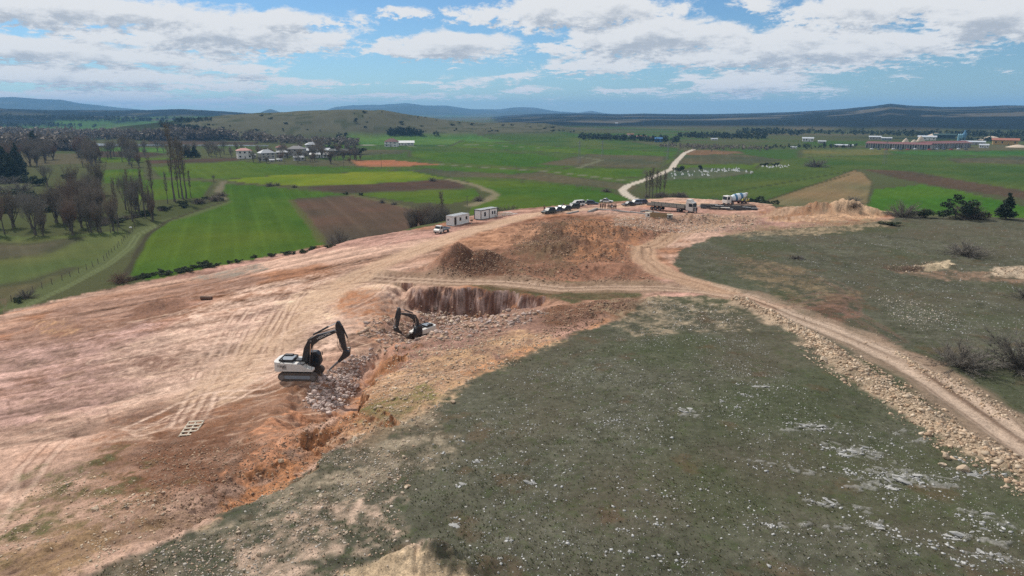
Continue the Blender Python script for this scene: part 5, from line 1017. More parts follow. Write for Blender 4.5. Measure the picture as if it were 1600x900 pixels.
    lk = MB(); lk.tube((6.5, -.2, 4.0), (6.35, -.2, 3.2), .07); lk.tube((6.5, .2, 4.0), (6.35, .2, 3.2), .07); lk.tube((6.5, 0, 4.0), (5.95, 0, 3.9), .08); b(lk, 'linkage', steel)
    br_ = MB(); br_.prism([(5.7, 3.75), (6.5, 3.55), (6.4, 2.95), (5.7, 2.5), (5.05, 2.0), (4.85, 2.3), (5.45, 3.05)], -.28, .28, bevel=.03); brk = b(br_, 'hydraulic_breaker', black_p)
    ch = MB(); ch.tube((5.0, 0, 2.2), (3.75, 0, 1.05), .14, .12, 10); ch.tube((3.75, 0, 1.05), (3.5, 0, .82), .12, .02, 10); b(ch, 'chisel', steel, brk)
    hs = MB()
    for k_ in (-1, 1): hs.path([(5.2, .26 * k_, 6.2), (5.0, .34 * k_, 5.0), (5.1, .36 * k_, 4.2), (5.45, .34 * k_, 3.6), (5.75, .28 * k_, 3.4)], .03); hs.path([(1.0, .12 * k_, 4.9), (2.2, .12 * k_, 5.75), (4.6, .12 * k_, 6.6), (5.0, .2 * k_, 6.5)], .028)
    b(hs, 'hose', black_p, boom)
    return t
p = at(472, 588); excavator('white and black excavator with a rock breaker, standing side on at the rubble heap', (p.x, p.y, p.z + .02), math.radians(-3), 0, '300LC', .90)
x_, y_ = on_level(658, 531, 10.6); p = Vector((x_, y_, ground_z(x_, y_))); EX2 = excavator('second excavator half hidden behind the rubble, dark boom bent over towards the first', (p.x, p.y, p.z + 1.45), rot_local(655, 218), 0, '300LC', .70)

def wheel(t, x, y, r, w, name='wheel', rim=steel):
    m = MB(); sy = -1 if y < 0 else 1; y0 = y - w / 2; y1 = y + w / 2; m.lathe([(y0, r * .55), (y0, r * .92), (y0 + w * .15, r), (y1 - w * .15, r), (y1, r * .92), (y1, r * .55)], 'y', (x, 0, r), 18); wo_ = m.build(name, rubber, t, True)
    m = MB(); yo = y1 if sy > 0 else y0; m.lathe([(yo - .02, r * .15), (yo - .02, r * .56), (yo + .02, r * .56), (yo + .02, r * .15)], 'y', (x, 0, r), 14); m.build('rim', rim, wo_)
CARS = {  # length, width, height, lower outline, glass house outline, roof
 'suv': (4.6, 1.86, 1.7), 'sedan': (4.5, 1.8, 1.45), 'hatch': (4.1, 1.75, 1.5), 'van': (4.9, 1.9, 1.9), 'pickup': (5.2, 1.85, 1.78)}
def car(style, col, label, loc, rz, group='cars parked at the building plot', lightbar=False):
    L, Wd, Ht = CARS[style]; l = L / 2; bm_ = paint('car_paint_' + '%02d%02d%02d' % tuple(int(c_ * 99) for c_ in col), col, .5, 0., spec=.4, vary=.06, dirt=(DUST, .35)); t = thing('pickup_truck' if style == 'pickup' else 'parked_van' if style == 'van' else 'parked_car', label, 'pickup truck' if style == 'pickup' else 'van' if style == 'van' else 'car', loc, rz, group)
    hb = Ht * .56; zb = .28
    nose = hb - (.12 if style not in ('van',) else .05)
    low = [(-l, zb + .1), (-l + .12, zb), (l - .12, zb), (l, zb + .12), (l - .02, nose - .12), (l - .22, nose), (l * .42, hb), (-l + .15, hb), (-l, hb - .1)]
    if style == 'sedan': low[-2:] = [(-l * .62, hb), (-l + .06, hb - .06), (-l, hb - .25)]
    m = MB(); m.prism(low, -Wd / 2, Wd / 2, inset=.08, bevel=.05); body = m.build('body', bm_, t)
    hs = {'suv': [(l * .42, hb - .02), (l * .10, Ht - .06), (-l * .88, Ht - .1), (-l + .12, hb - .02)], 'sedan': [(l * .42, hb - .02), (l * .08, Ht - .05), (-l * .38, Ht - .07), (-l * .68, hb - .02)], 'hatch': [(l * .45, hb - .02), (l * .08, Ht - .05), (-l * .72, Ht - .1), (-l + .14, hb - .02)],
          'van': [(l * .62, hb - .02), (l * .28, Ht - .06), (-l + .12, Ht - .06), (-l + .04, hb - .02)], 'pickup': [(l * .42, hb - .02), (l * .16, Ht - .06), (-l * .16, Ht - .08), (-l * .22, hb - .02)]}[style]
    m = MB(); m.prism(hs, -Wd / 2 + .05, Wd / 2 - .05, inset=.16, bevel=.02); m.build('windows', glass, t)
    m = MB(); x0 = hs[2][0] + .03; x1 = hs[1][0] - .03; m.box(x0, x1, -Wd / 2 + .19, Wd / 2 - .19, Ht - .115, Ht - .03, .03)
    for xx in ([-.02] if style == 'sedan' else [-.05, -l * .5] if style in ('suv', 'van', 'hatch') else [-.02]):
        for sy in (-1, 1): m.tube((xx, sy * (Wd / 2 - .06), hb), (xx, sy * (Wd / 2 - .19), Ht - .08), .045, n=5)
    for sy in (-1, 1): m.tube((hs[0][0], sy * (Wd / 2 - .08), hb), (hs[1][0], sy * (Wd / 2 - .21), Ht - .07), .04, n=5); m.tube((hs[3][0], sy * (Wd / 2 - .08), hb), (hs[2][0], sy * (Wd / 2 - .21), Ht - .09), .05, n=5)
    m.build('roof', bm_, t)
    if style == 'pickup': m = MB(); m.box(-l + .12, -l * .26, -Wd / 2 + .14, Wd / 2 - .14, hb + .003, hb + .02); m.build('load_bed', track_m, t)
    for sy in (-1, 1):
        for xx in (-l * .62, l * .62): wheel(t, xx, sy * (Wd / 2 - .09), .34, .22)
        m = MB(); m.box(l - .12, l + .005, sy * Wd * .36 - .17, sy * Wd * .36 + .17, nose - .22, nose - .08); m.build('headlight', chrome, t)
        m = MB(); m.box(-l - .005, -l + .08, sy * Wd * .38 - .1, sy * Wd * .38 + .1, hb - .32, hb - .14); m.build('tail_light', paint('tail_lamp', (.25, .02, .02), .3), t)
        m = MB(); m.box(l * .36, l * .42, sy * (Wd / 2 + .03) - .08, sy * (Wd / 2 + .03) + .08, hb, hb + .13, 0, .02); m.build('mirror', bm_, t)
    if lightbar: m = MB(); m.box(-.1, .15, -.5, .5, Ht - .02, Ht + .12); m.build('light_bar', paint('blue_lamp', (.03, .08, .35), .3), t)
    return t
DK = (.022, .026, .03); DG_ = (.022, .036, .030); BL = (.05, .075, .11); SV = (.30, .33, .36); WT = (.62, .62, .60)
for st_, col, px, py, hd, lab, lb in [
  ('suv', DG_, 857, 333.5, 226, 'dark green off roader with its lamps on, leftmost of the parked row', 0), ('hatch', BL, 869.5, 331.2, 224, 'slate blue hatchback, second from the left in the parked row', 0), ('sedan', SV, 876, 328.2, 222, 'silver saloon, behind and between the blue hatchback and the black car', 0), ('hatch', DK, 883, 328.9, 222, 'black hatchback, just left of the large dark off roader', 0), ('suv', DG_, 894.5, 326.4, 214, 'large blackish green off roader near the right end of the left row', 0),
  ('van', WT, 902, 322.0, 214, 'white van at the right end of the left row', 0), ('pickup', WT, 918, 317.6, 8, 'white pickup parked behind the dark car by the field edge', 0), ('hatch', BL, 925.5, 320.0, 352, 'dark blue car right in front of the white pickup', 0), ('sedan', WT, 947.5, 316.6, 355, 'white saloon with a blue light bar standing alone by the field', 1),
  ('sedan', DK, 982, 321.6, 216, 'black saloon, nearest of the three by the road mouth', 0), ('suv', (.16, .20, .26), 992, 320.0, 218, 'grey blue off roader, middle one of the three by the road mouth', 0), ('hatch', (.05, .05, .09), 1002, 318.6, 216, 'dark violet hatchback, right one of the three by the road mouth', 0)]:
    p = at(px, py); car(st_, col, lab, p, rot_local(px, hd), lightbar=bool(lb))
p = at(690.5, 364.0); tk_ = thing('flatbed_truck', 'small white flatbed truck facing out beside the near cabin', 'truck', p, rot_local(690, 232))
m = MB(); m.prism([(.6, .45), (2.3, .45), (2.32, .95), (2.1, 1.15), (1.75, 1.3), (1.45, 1.95), (.6, 1.98)], -.88, .88, inset=.1, bevel=.05); cb = m.build('cab', WTP if 'WTP' in globals() else white_p, tk_)
m = MB(); m.prism([(1.77, 1.3), (1.80, 1.32), (1.5, 1.9), (1.46, 1.88)], -.72, .72); m.build('windscreen', glass, cb); m = MB(); m.prism([(.8, 1.25), (1.6, 1.25), (1.35, 1.82), (.8, 1.84)], -.865, .865); m.build('side_window', glass, cb)
for sy in (-.62, .62): m = MB(); m.box(2.25, 2.34, sy - .13, sy + .13, .7, .88); m.build('headlight', chrome, cb)
m = MB(); m.box(2.2, 2.4, -.85, .85, .42, .6, 0, .03); m.build('bumper', black_p, cb)
m = MB(); m.box(-2.3, .5, -.92, .92, .82, .92); m.box(-2.3, .5, -.92, -.88, .92, 1.25); m.box(-2.3, .5, .88, .92, .92, 1.25); m.box(-2.3, -2.26, -.88, .88, .92, 1.25); m.box(.44, .5, -.88, .88, .92, 1.5); m.build('load_bed', grey_p, tk_); m = MB(); m.box(-2.2, 1.0, -.35, .35, .5, .8); m.build('chassis', track_m, tk_)
for xx in (-1.5, 1.5):
    for sy in (-.78, .78): wheel(tk_, xx, sy, .36, .24)

# articulated lorry with an empty dropside trailer
a = at(1021, 327.6); b_ = at(1077, 332.2); hd = math.atan2(b_.y - a.y, b_.x - a.x); t = thing('articulated_lorry', 'white tractor unit with a long empty grey dropside trailer on the plot', 'lorry', (a + b_) / 2, hd); L = (b_ - a).length; l = max(7.2, min(L / 2, 8.3))
m = MB(); m.prism([(l - 2.2, .95), (l, .5), (l + .05, 1.6), (l - .1, 3.0), (l - .55, 3.2), (l - 2.2, 3.2)], -1.22, 1.22, bevel=.06); cb = m.build('tractor_cab', white_p, t)
m = MB(); m.prism([(l - 2.1, 3.2), (l - .6, 3.2), (l - 1.1, 3.85), (l - 2.1, 3.95)], -1.1, 1.1, inset=.1, bevel=.03); m.build('roof_fairing', white_p, cb); m = MB(); m.prism([(l + .045, 1.75), (l + .075, 1.8), (l - .05, 2.85), (l - .1, 2.85)], -1.08, 1.08); m.build('windscreen', glass, cb)
m = MB(); m.prism([(l - 1.3, 1.9), (l - .25, 1.9), (l - .3, 2.75), (l - 1.3, 2.75)], -1.235, 1.235); m.build('side_window', glass, cb); m = MB(); m.box(l - .02, l + .12, -1.1, 1.1, .45, .8, 0, .03); m.box(l + .03, l + .09, -.9, .9, 1.0, 1.6); m.build('grille', grey_p, cb)
for sy in (-.92, .92): m = MB(); m.box(l + .08, l + .14, sy - .2, sy + .2, .62, .82); m.build('headlight', chrome, cb); m = MB(); m.box(l - .15, l - .05, sy * 1.5 - .1, sy * 1.5 + .1, 1.9, 2.6); m.build('mirror', black_p, cb)
m = MB(); m.box(l - 5.4, l - 1.5, -.45, .45, .65, .95); m.build('chassis', track_m, t)
m = MB(); m.box(-l, l - 2.5, -1.25, 1.25, 1.18, 1.38); bd = m.build('trailer_bed', track_m, t); gs_ = paint('side_board', (.30, .29, .25), .7, dirt=(DUST, .5))
n_ = 5; w_ = (2 * l - 2.6) / n_
for i in range(n_):
    for sy in (-1, 1): m = MB(); m.box(-l + i * w_ + .06, -l + (i + 1) * w_ - .06, sy * 1.25 - .03, sy * 1.25 + .03, 1.39, 2.15); m.build('side_board', gs_, bd)
for i in range(n_ + 1):
    for sy in (-1, 1): m = MB(); m.box(-l + i * w_ - .05, -l + i * w_ + .05, sy * 1.25 - .05, sy * 1.25 + .05, 1.2, 2.25); m.build('stake', black_p, bd)
m = MB(); m.box(l - 2.6, l - 2.5, -1.25, 1.25, 1.38, 2.5); m.build('headboard', gs_, bd)
for xx in (-l + 1.5, -l + 2.8, -l + 4.1, l - 4.4, l - .95):
    for sy in (-1.0, 1.0): wheel(t, xx, sy, .52, .36)
for sy in (-1.02, 1.02): m = MB(); m.prism([(l - 5.05, .7), (l - 4.85, 1.12), (l - 3.95, 1.12), (l - 3.75, .7), (l - 3.95, 1.06), (l - 4.85, 1.06)], sy - .22, sy + .22); m.build('mudguard', white_p, t)
# concrete mixer
p = at(1149, 319.0); t = thing('concrete_mixer_truck', 'concrete mixer truck with a white and blue banded drum behind the rebar', 'mixer truck', p, rot_local(1149, 218), None)
m = MB(); m.prism([(2.5, .6), (4.3, .5), (4.35, 1.5), (4.2, 2.85), (2.6, 2.95)], -1.2, 1.2, bevel=.06); cb = m.build('cab', white_p, t); m = MB(); m.prism([(4.345, 1.65), (4.37, 1.65), (4.24, 2.65), (4.2, 2.65)], -1.05, 1.05); m.build('windscreen', glass, cb); m = MB(); m.prism([(3.2, 1.7), (4.1, 1.7), (4.0, 2.6), (3.2, 2.6)], -1.215, 1.215); m.build('side_window', glass, cb)
m = MB(); m.box(-4.2, 2.6, -.5, .5, .75, 1.05); m.build('chassis', paint('red_chassis', (.12, .03, .025), .6), t)
T_ = Matrix.Translation((-.9, 0, 2.35)) @ Matrix.Rotation(math.radians(9), 4, 'Y'); blue_p = paint('blue_paint', (.06, .17, .30), .35); drw = paint('drum_white', (.62, .68, .72), .35)
m = MB(); m.lathe([(3.1, .35), (2.9, .85), (1.7, 1.15), (.4, 1.22), (-1.5, 1.0), (-2.9, .62), (-3.1, .55)], 'x', (0, 0, 0), 28); m.xf(T_); dr = m.build('drum', drw, t, True)
for x0, x1, r0, r1 in ((1.75, 1.0, 1.16, 1.21), (-.3, -1.3, 1.16, 1.04)): m = MB(); m.lathe([(x0, r0 - .1), (x0, r0 + .012), (x1, r1 + .012), (x1, r1 - .1)], 'x', (0, 0, 0), 28); m.xf(T_); m.build('blue_band', blue_p, dr, True)
m = MB(); m.box(2.1, 2.4, -.6, .6, 1.05, 2.6); m.box(-3.3, -3.0, -.7, .7, 1.05, 2.9); m.build('drum_support', grey_p, t); m = MB(); m.prism([(-3.2, 3.5), (-4.3, 3.6), (-4.1, 2.7), (-3.5, 2.6)], -.55, .55, inset=.15); m.build('hopper', white_p, t); m = MB(); m.prism([(-3.7, 2.5), (-3.6, 2.6), (-5.0, 1.4), (-5.1, 1.3)], -.3, .3); m.build('chute', steel, t)
m = MB(); m.path([(-3.9, .7, .8), (-3.9, .7, 3.4)], .03); m.path([(-3.6, .7, .8), (-3.6, .7, 3.4)], .03); [m.tube((-3.9, .7, z_), (-3.6, .7, z_), .02) for z_ in np.arange(1, 3.3, .3)]; m.build('ladder', steel, t)
for xx in (-3.3, -2.0, 1.9, 3.6):
    for sy in (-1.0, 1.0): wheel(t, xx, sy, .5, .36)

# ---------------------------------------------------------------- site cabins
def cabin(label, p, rz, L, Wd, Ht, kind_):
    t = thing('site_cabin', label, 'site cabin', p, rz, None); z0 = .12; m = MB(); m.box(-L / 2 + .05, L / 2 - .05, -Wd / 2 + .05, Wd / 2 - .05, z0, Ht - .1); m.build('wall_panel', panel_w, t)
    fr = black_p if kind_ == 2 else panel_w
    m = MB(); xs = [-L / 2, L / 2] if kind_ == 1 else [-L / 2, 0, L / 2]
    for x_ in xs:
        for y_ in (-1, 1): m.box(x_ - .07, x_ + .07, y_ * Wd / 2 - .07, y_ * Wd / 2 + .07, .02, Ht)
    for y_ in (-1, 1): m.box(-L / 2, L / 2, y_ * Wd / 2 - .062, y_ * Wd / 2 + .062, .03, .16); m.box(-L / 2, L / 2, y_ * Wd / 2 - .062, y_ * Wd / 2 + .062, Ht - .16, Ht - .01)
    for x_ in (-1, 1): m.box(x_ * L / 2 - .062, x_ * L / 2 + .062, -Wd / 2, Wd / 2, .035, .155); m.box(x_ * L / 2 - .062, x_ * L / 2 + .062, -Wd / 2, Wd / 2, Ht - .155, Ht - .015)
    m.build('corner_frame', fr, t)
    m = MB(); m.box(-L / 2 - .03, L / 2 + .03, -Wd / 2 - .03, Wd / 2 + .03, Ht, Ht + .07)
    for i in range(int(L / .5)): m.box(-L / 2 + .25 + i * .5, -L / 2 + .30 + i * .5, -Wd / 2, Wd / 2, Ht + .072, Ht + .1)
    m.build('roof', paint('cabin_roof', (.42, .44, .45), .6, dirt=(DUST, .3)), t)
    ys = -Wd / 2 + .04
    def opening(x0, x1, z0_, z1, name, mat, frame=True):
        m = MB(); m.box(x0, x1, ys - .035, ys + .02, z0_, z1); o = m.build(name, mat, t)
        if frame: m = MB(); m.box(x0 - .05, x1 + .05, ys - .045, ys - .0, z1, z1 + .05); m.box(x0 - .05, x1 + .05, ys - .045, ys, z0_ - .05, z0_); m.box(x0 - .05, x0, ys - .045, ys, z0_, z1); m.box(x1, x1 + .05, ys - .045, ys, z0_, z1); m.build('frame', wood_m if kind_ == 1 else grey_p, o)
    if kind_ == 1: opening(-L / 2 + .25, -L / 2 + 1.1, .2, 2.2, 'door', black_p); opening(-.8, -.1, 1.1, 1.9, 'window', glass); opening(L / 2 - 1.4, L / 2 - .7, 1.1, 1.9, 'window', glass)
    else: opening(-L / 4 - .35, -L / 4 + .3, .9, 2.0, 'window', glass); opening(L / 4 - .6, L / 4 - .1, 1.1, 1.9, 'window', glass); opening(L / 4 + .4, L / 4 + .9, 1.1, 1.9, 'window', glass)
    if kind_ == 1: m = MB(); m.box(-L / 2 - .055, -L / 2 - .01, .5, .85, 1.3, 1.7) ; m.build('window', glass, t)
    return t
def box_at(px_l, py_l, px_c, py_c, px_r, py_r): pass
p = at(715.5, 350.0); cabin('plain white site cabin with an open dark doorway, nearer the pickup', p + Vector((0, 0, .02)), rot_local(715, 52), 6.6, 2.5, 2.55, 1)
p = at(759.5, 341.0); cabin('pair of joined white cabins with black corner posts, farther from the pickup', p + Vector((0, 0, .02)), rot_local(759, 50), 7.2, 2.4, 2.7, 2)
p = at(788, 337.3); t = thing('timber_heap', 'low heap of pale boards and sheets beyond the second cabin', 'timber heap', p, .3); rr_ = random.Random(4)
for i in range(16): m = MB(); m.box(-rr_.uniform(1, 2), rr_.uniform(1, 2), -.12, .12, 0, .07); m.xf(Matrix.Translation((rr_.gauss(0, .9), rr_.gauss(0, .7), .1 + i * .055)) @ Matrix.Rotation(rr_.uniform(-.6, .6), 4, 'Z') @ Matrix.Rotation(rr_.gauss(0, .08), 4, 'Y')); m.build('board', wood_m if i % 3 else panel_w, t)
p = at(737, 351.5); t = thing('fence_post', 'short wooden post beside the near white cabin', 'post', p, 0); m = MB(); m.box(-.06, .06, -.06, .06, -.2, 1.7); m.build('post', wood_m, t); m = MB(); m.box(-.35, .35, -.075, -.062, 1.0, 1.4); m.build('plate', rust, t)
# ---------------------------------------------------------------- building plot: footings, rebar, formwork
def footing(name, label, pts, w, h):
    q = [at(*p) for p in pts]; o0 = q[0]; t = thing(name, label, 'foundation', o0, 0)
    for i in range(len(q) - 1):
        a, b_ = q[i] - o0, q[i + 1] - o0; d = b_ - a; th = math.atan2(d.y, d.x); m = MB(); m.box(0, d.length + w * .45, -w / 2, w / 2, -.4, h + .002 * i); m.xf(Matrix.Translation(a) @ Matrix.Rotation(th, 4, 'Z')); wl = m.build('footing_wall', concrete, t)
        m = MB(); n = int(d.length / 1.2)
        for j in range(n): m.tube((.6 + j * 1.2, 0, h), (.6 + j * 1.2, .05, h + .45), .02, n=4)
        if n: m.xf(Matrix.Translation(a) @ Matrix.Rotation(th, 4, 'Z')); m.build('starter_bar', rust, wl)
    return t
footing('concrete_footing', 'long grey strip footing running from the parked cars to the lorry', [(919, 332), (932, 327.6), (960, 329.5), (985, 332.3), (1010, 335.0)], .5, .42); footing('concrete_footing', 'short low grey footing left of the long strip', [(886, 334.5), (903, 331.2)], .5, .32); footing('concrete_footing', 'pale footing edge between the long strip and the lorry', [(1001, 331.5), (1012, 330.2), (1030, 333)], .4, .4)
p = at(1138, 325.5); t = thing('rebar_mat', 'dark mat of reinforcing steel laid out for the slab, with scattered planks', 'rebar mat', p, rot_local(1138, 2)); m = MB(); m.box(-8.5, 8.5, -6.5, 6.5, -.3, .10); m.build('blinding_slab', paint('wet_concrete', (.10, .095, .09), .8, vary=.3), t)
bar = paint('rebar', (.045, .040, .038), .8, vary=.4)
for z_ in (.2, .45):
    m = MB()
    for i in range(34): x_ = -8.2 + i * .5; m.tube((x_, -6.2, z_), (x_, 6.2, z_), .03, n=4, cap=False)
    for i in range(25): y_ = -6.2 + i * .5; m.tube((-8.2, y_, z_ + .06), (8.2, y_, z_ + .06), .03, n=4, cap=False)
    m.build('reinforcing_bars', bar, t)
for i in range(10): m = MB(); x_, y_ = rr_.uniform(-8, 8), rr_.uniform(-6, 6); m.box(x_ - .5, x_ + .5, y_ - .4, y_ + .4, .1, rr_.uniform(.4, .75)); m.build('stacked_bars', bar, t)
for i in range(9): m = MB(); m.box(-1.3, 1.3, -.15, .15, 0, .06); m.xf(Matrix.Translation((rr_.uniform(-8, 8), rr_.uniform(-6.5, 6), .54)) @ Matrix.Rotation(rr_.uniform(-.5, .5), 4, 'Z')); m.build('plank', wood_m if i % 2 else panel_w, t)
def crate(name, label, cat_, px, py, sx, sy, sz, mat, lidmat, deg=0):
    p = at(px, py); t = thing(name, label, cat_, p, rot_local(px, deg)); m = MB(); m.box(-sx / 2, sx / 2, -sy / 2, sy / 2, 0, sz, 0, .03); m.build('body', mat, t); m = MB(); m.box(-sx / 2 - .05, sx / 2 + .05, -sy / 2 - .05, sy / 2 + .05, sz + .003, sz + .09); m.build('lid', lidmat, t); m = MB(); m.box(-.25, .25, -sy / 2 - .03, -sy / 2 - .002, sz * .25, sz * .7); m.build('opening', black_p, t)
crate('storage_box', 'white topped site box left of the brown formwork sheet', 'box', 1013, 338.5, 1.6, 1.2, 1.1, panel_w, paint('cream_lid', (.62, .55, .42), .6)); crate('storage_box', 'pale site box right of the brown formwork sheet', 'box', 1046.5, 341, 1.4, 1.1, .95, concrete, paint('cream_lid', (.62, .55, .42), .6))
p = at(1032, 340); t = thing('formwork_panel', 'long brown formwork sheet propped up before the lorry', 'formwork', p, rot_local(1032, -3)); m = MB(); m.box(-2.7, 2.7, -.04, .04, 0, 1.25); m.xf(Matrix.Rotation(-.15, 4, 'X')); m.build('sheet', paint('ply', (.26, .175, .09), .8, vary=.2), t); m = MB(); [m.tube((x_, .7, 0), (x_, .15, 1.0), .04, n=4) for x_ in (-2, -.7, .7, 2)]; m.build('prop', wood_m, t)
p = at(1020, 337.5); t = thing('steel_post', 'short rust red steel post between the white box and the brown sheet', 'post', p, 0); m = MB(); m.box(-.12, .12, -.12, .12, -.1, 1.5); m.build('post', rust, t); m = MB(); m.box(-.2, .2, -.2, .2, 1.5, 1.56); m.build('cap_plate', rust, t)
for px, py, lab, L_ in [(1096, 322.5, 'pale plank stack left of the rebar mat', 3.0), (1133, 327.8, 'pale planks lying on the near edge of the rebar mat', 2.6)]:
    p = at(px, py); t = thing('plank_stack', lab, 'planks', p, rot_local(px, 4))
    for i in range(4): m = MB(); m.box(-L_ / 2, L_ / 2, -.5 + (i % 2) * .5, -.05 + (i % 2) * .5, .55 * (px > 1100) + (i // 2) * .08, .55 * (px > 1100) + (i // 2) * .08 + .07); m.build('plank', panel_w if i % 2 else wood_m, t)
# ---------------------------------------------------------------- pallet rack and pipe on the working floor
p = at(300, 672); t = thing('wooden_pallet', 'pale wooden slatted frame lying flat on the red brown soil', 'pallet', p + Vector((0, 0, .12)), rot_local(300, -22)); 
for i in range(5): m = MB(); m.box(-.72, .72, -1.25 + i * .58, -1.25 + i * .58 + .20, .10, .14); m.build('slat', wood_m, t)
for x_ in (-.70, 0, .70): m = MB(); m.box(x_ - .07, x_ + .07, -1.30, 1.30, 0, .098); m.build('runner', wood_m, t)
t.rotation_euler = (R(7), R(-3), t.rotation_euler.z)
p = at(323, 468.5); t = thing('concrete_pipe', 'short brown pipe length with a dark open end lying on the pink floor', 'pipe', p + Vector((0, 0, .35)), rot_local(323, 152)); m = MB(); n = 18
m.lathe([(-1.0, .30), (1.0, .38), (1.0, .30), (-1.0, .23)], 'x', (0, 0, 0), n); m.build('pipe_shell', rust, t); m = MB(); m.lathe([(.85, .05), (.88, .31), (.9, .05)], 'x', (0, 0, 0), n); m.build('end_shade_disc', black_p, t)  # black disc stands in for the shade inside the open end

# ---------------------------------------------------------------- people
def person(label, p, rz, top, legs_, hat=None, pose=0, group=None, sc=1.0):
    t = thing('person', label, 'person', p, rz, group, sc); r = random.Random(int(p.x * 100)); st_ = r.uniform(.10, .18); lean = .12 if pose == 1 else 0
    J = {'pel': (0, 0, .95), 'ch': (lean, 0, 1.28), 'nk': (lean * 1.3, 0, 1.48), 'hd': (lean * 1.5 + .02, 0, 1.63), 'top': (lean * 1.5, 0, 1.76),
         'hl': (0, .10, .90), 'kl': (.03 + st_ * .3, .12, .50), 'al': (-.02 + st_ * .2, .13, .08), 'tl': (.14 + st_ * .2, .15, .04), 'hr': (0, -.10, .90), 'kr': (.02 - st_ * .2, -.12, .50), 'ar': (-.03 - st_ * .3, -.13, .08), 'tr': (.13 - st_ * .3, -.15, .04),
         'sl': (lean, .19, 1.42), 'el': (lean - .02, .25, 1.15), 'wl': (lean + (.28 if pose else .08), .22, .98 if pose else .90), 'sr': (lean, -.19, 1.42), 'er': (lean - .02, -.25, 1.15), 'wr': (lean + (.30 if pose else .07), -.22, 1.05 if pose == 1 else .90)}
    E = [('pel', 'ch'), ('ch', 'nk'), ('nk', 'hd'), ('hd', 'top'), ('pel', 'hl'), ('hl', 'kl'), ('kl', 'al'), ('al', 'tl'), ('pel', 'hr'), ('hr', 'kr'), ('kr', 'ar'), ('ar', 'tr'), ('ch', 'sl'), ('sl', 'el'), ('el', 'wl'), ('ch', 'sr'), ('sr', 'er'), ('er', 'wr')]
    RD = {'pel': .15, 'ch': .165, 'nk': .06, 'hd': .10, 'top': .07, 'hl': .10, 'kl': .065, 'al': .045, 'tl': .045, 'hr': .10, 'kr': .065, 'ar': .045, 'tr': .045, 'sl': .07, 'el': .05, 'wl': .038, 'sr': .07, 'er': .05, 'wr': .038}
    ks = list(J)
    def skinned(name, keys, grow, mat, par):
        kk = [k_ for k_ in ks if k_ in keys]; me = bpy.data.meshes.new(name); me.from_pydata([J[k_] for k_ in kk], [(kk.index(a), kk.index(b_)) for a, b_ in E if a in kk and b_ in kk], []); o = bpy.data.objects.new(name, me); C.objects.link(o); md = o.modifiers.new('s', 'SKIN')
        for i, k_ in enumerate(kk): me.skin_vertices[0].data[i].radius = (RD[k_] + grow, RD[k_] * (.8 if k_ in ('pel', 'ch') else 1) + grow); me.skin_vertices[0].data[i].use_root = (i == 0)
        sb = o.modifiers.new('d', 'SUBSURF'); sb.levels = 1; sb.render_levels = 1; dg = bpy.context.evaluated_depsgraph_get(); m2 = bpy.data.meshes.new_from_object(o.evaluated_get(dg)); m2.name = name; bpy.data.objects.remove(o); m2.materials.clear(); m2.materials.append(mat)
        for f in m2.polygons: f.use_smooth = True
        o = bpy.data.objects.new(name, m2); C.objects.link(o); o.parent = par; return o
    skinned('body', set(ks), 0, skin, t); skinned('jacket', {'pel', 'ch', 'sl', 'el', 'sr', 'er'}, .022, top, t); skinned('trousers', {'pel', 'hl', 'kl', 'al', 'hr', 'kr', 'ar'}, .016, legs_, t)
    m = MB(); hd_ = Vector(J['hd']); m.lathe([(hd_.z - .02, .10), (hd_.z + .06, .118), (hd_.z + .13, .09), (hd_.z + .165, .03)], 'z', (hd_.x - .012, 0, 0), 10); m.build('helmet' if hat else 'hair', hat or black_p, t, True)
    return t
cl = {'k': paint('black_cloth', (.02, .02, .022), .9), 'n': paint('navy_cloth', (.03, .035, .06), .9), 'b': paint('brown_cloth', (.16, .08, .05), .9), 'g': paint('grey_cloth', (.12, .11, .10), .9), 'y': paint('yellow_vest', (.62, .60, .10), .8), 'w': paint('white_helmet', (.7, .7, .66), .5)}
for px, py, c1, c2, hat, pose, lab in [
  (938.4,326.4,'b','k',None,0,'person in a brown coat, left one of the pair by the footing'), (941.6,326.6,'k','b',None,1,'person in black with brown trousers, right one of the pair by the footing'), (945.3,326.2,'b','b',None,0,'person dressed all in brown standing alone near the group'), (950.0,327.2,'g','k',None,0,'person in grey at the left end of the dark group'),
  (952.6,327.8,'k','k',None,1,'person in black, second from the left in the dark group'), (954.6,326.8,'n','k',None,0,'person in navy at the back of the dark group'), (956.3,328.2,'k','k',None,0,'person in black with a pale sheet held in front, middle of the dark group'), (958.6,328.0,'n','n',None,1,'person in navy, right of the pale sheet'), (960.4,327.0,'k','k',None,0,'person in black near the right end of the dark group'), (962.3,327.0,'k','n',None,0,'tallest looking person in black, right end of the dark group'),
  (1083.8,333.2,'k','g',None,0,'person in a black jacket just right of the lorry cab, left of two'), (1088.2,332.9,'k','g',None,0,'person in a black jacket beyond the lorry cab, right of two'), (905.3,323.4,'k','k',None,0,'person in black standing behind the white van'), (850.5,329.5,'k','k',None,0,'person in black behind the leftmost off roader'), (880.6,326.2,'n','k',None,0,'person in navy behind the black hatchback'),
  (1159.5,321.2,'y','n','w',1,'worker in a yellow vest beside the mixer chute'), (1165.8,321.6,'y','g','w',0,'worker in a yellow vest, middle one on the rebar'), (1168.6,320.6,'y','g','w',1,'worker in a yellow vest, rightmost on the rebar'), (1162.0,318.6,'y','n','w',1,'worker in a yellow vest partly behind the others at the chute')]:
    p = at(px, py)
    if lab.startswith('worker'): p.z += .5
    person(lab, p, random.uniform(0, 6.3), cl[c1], cl[c2], cl[hat] if hat else None, pose)
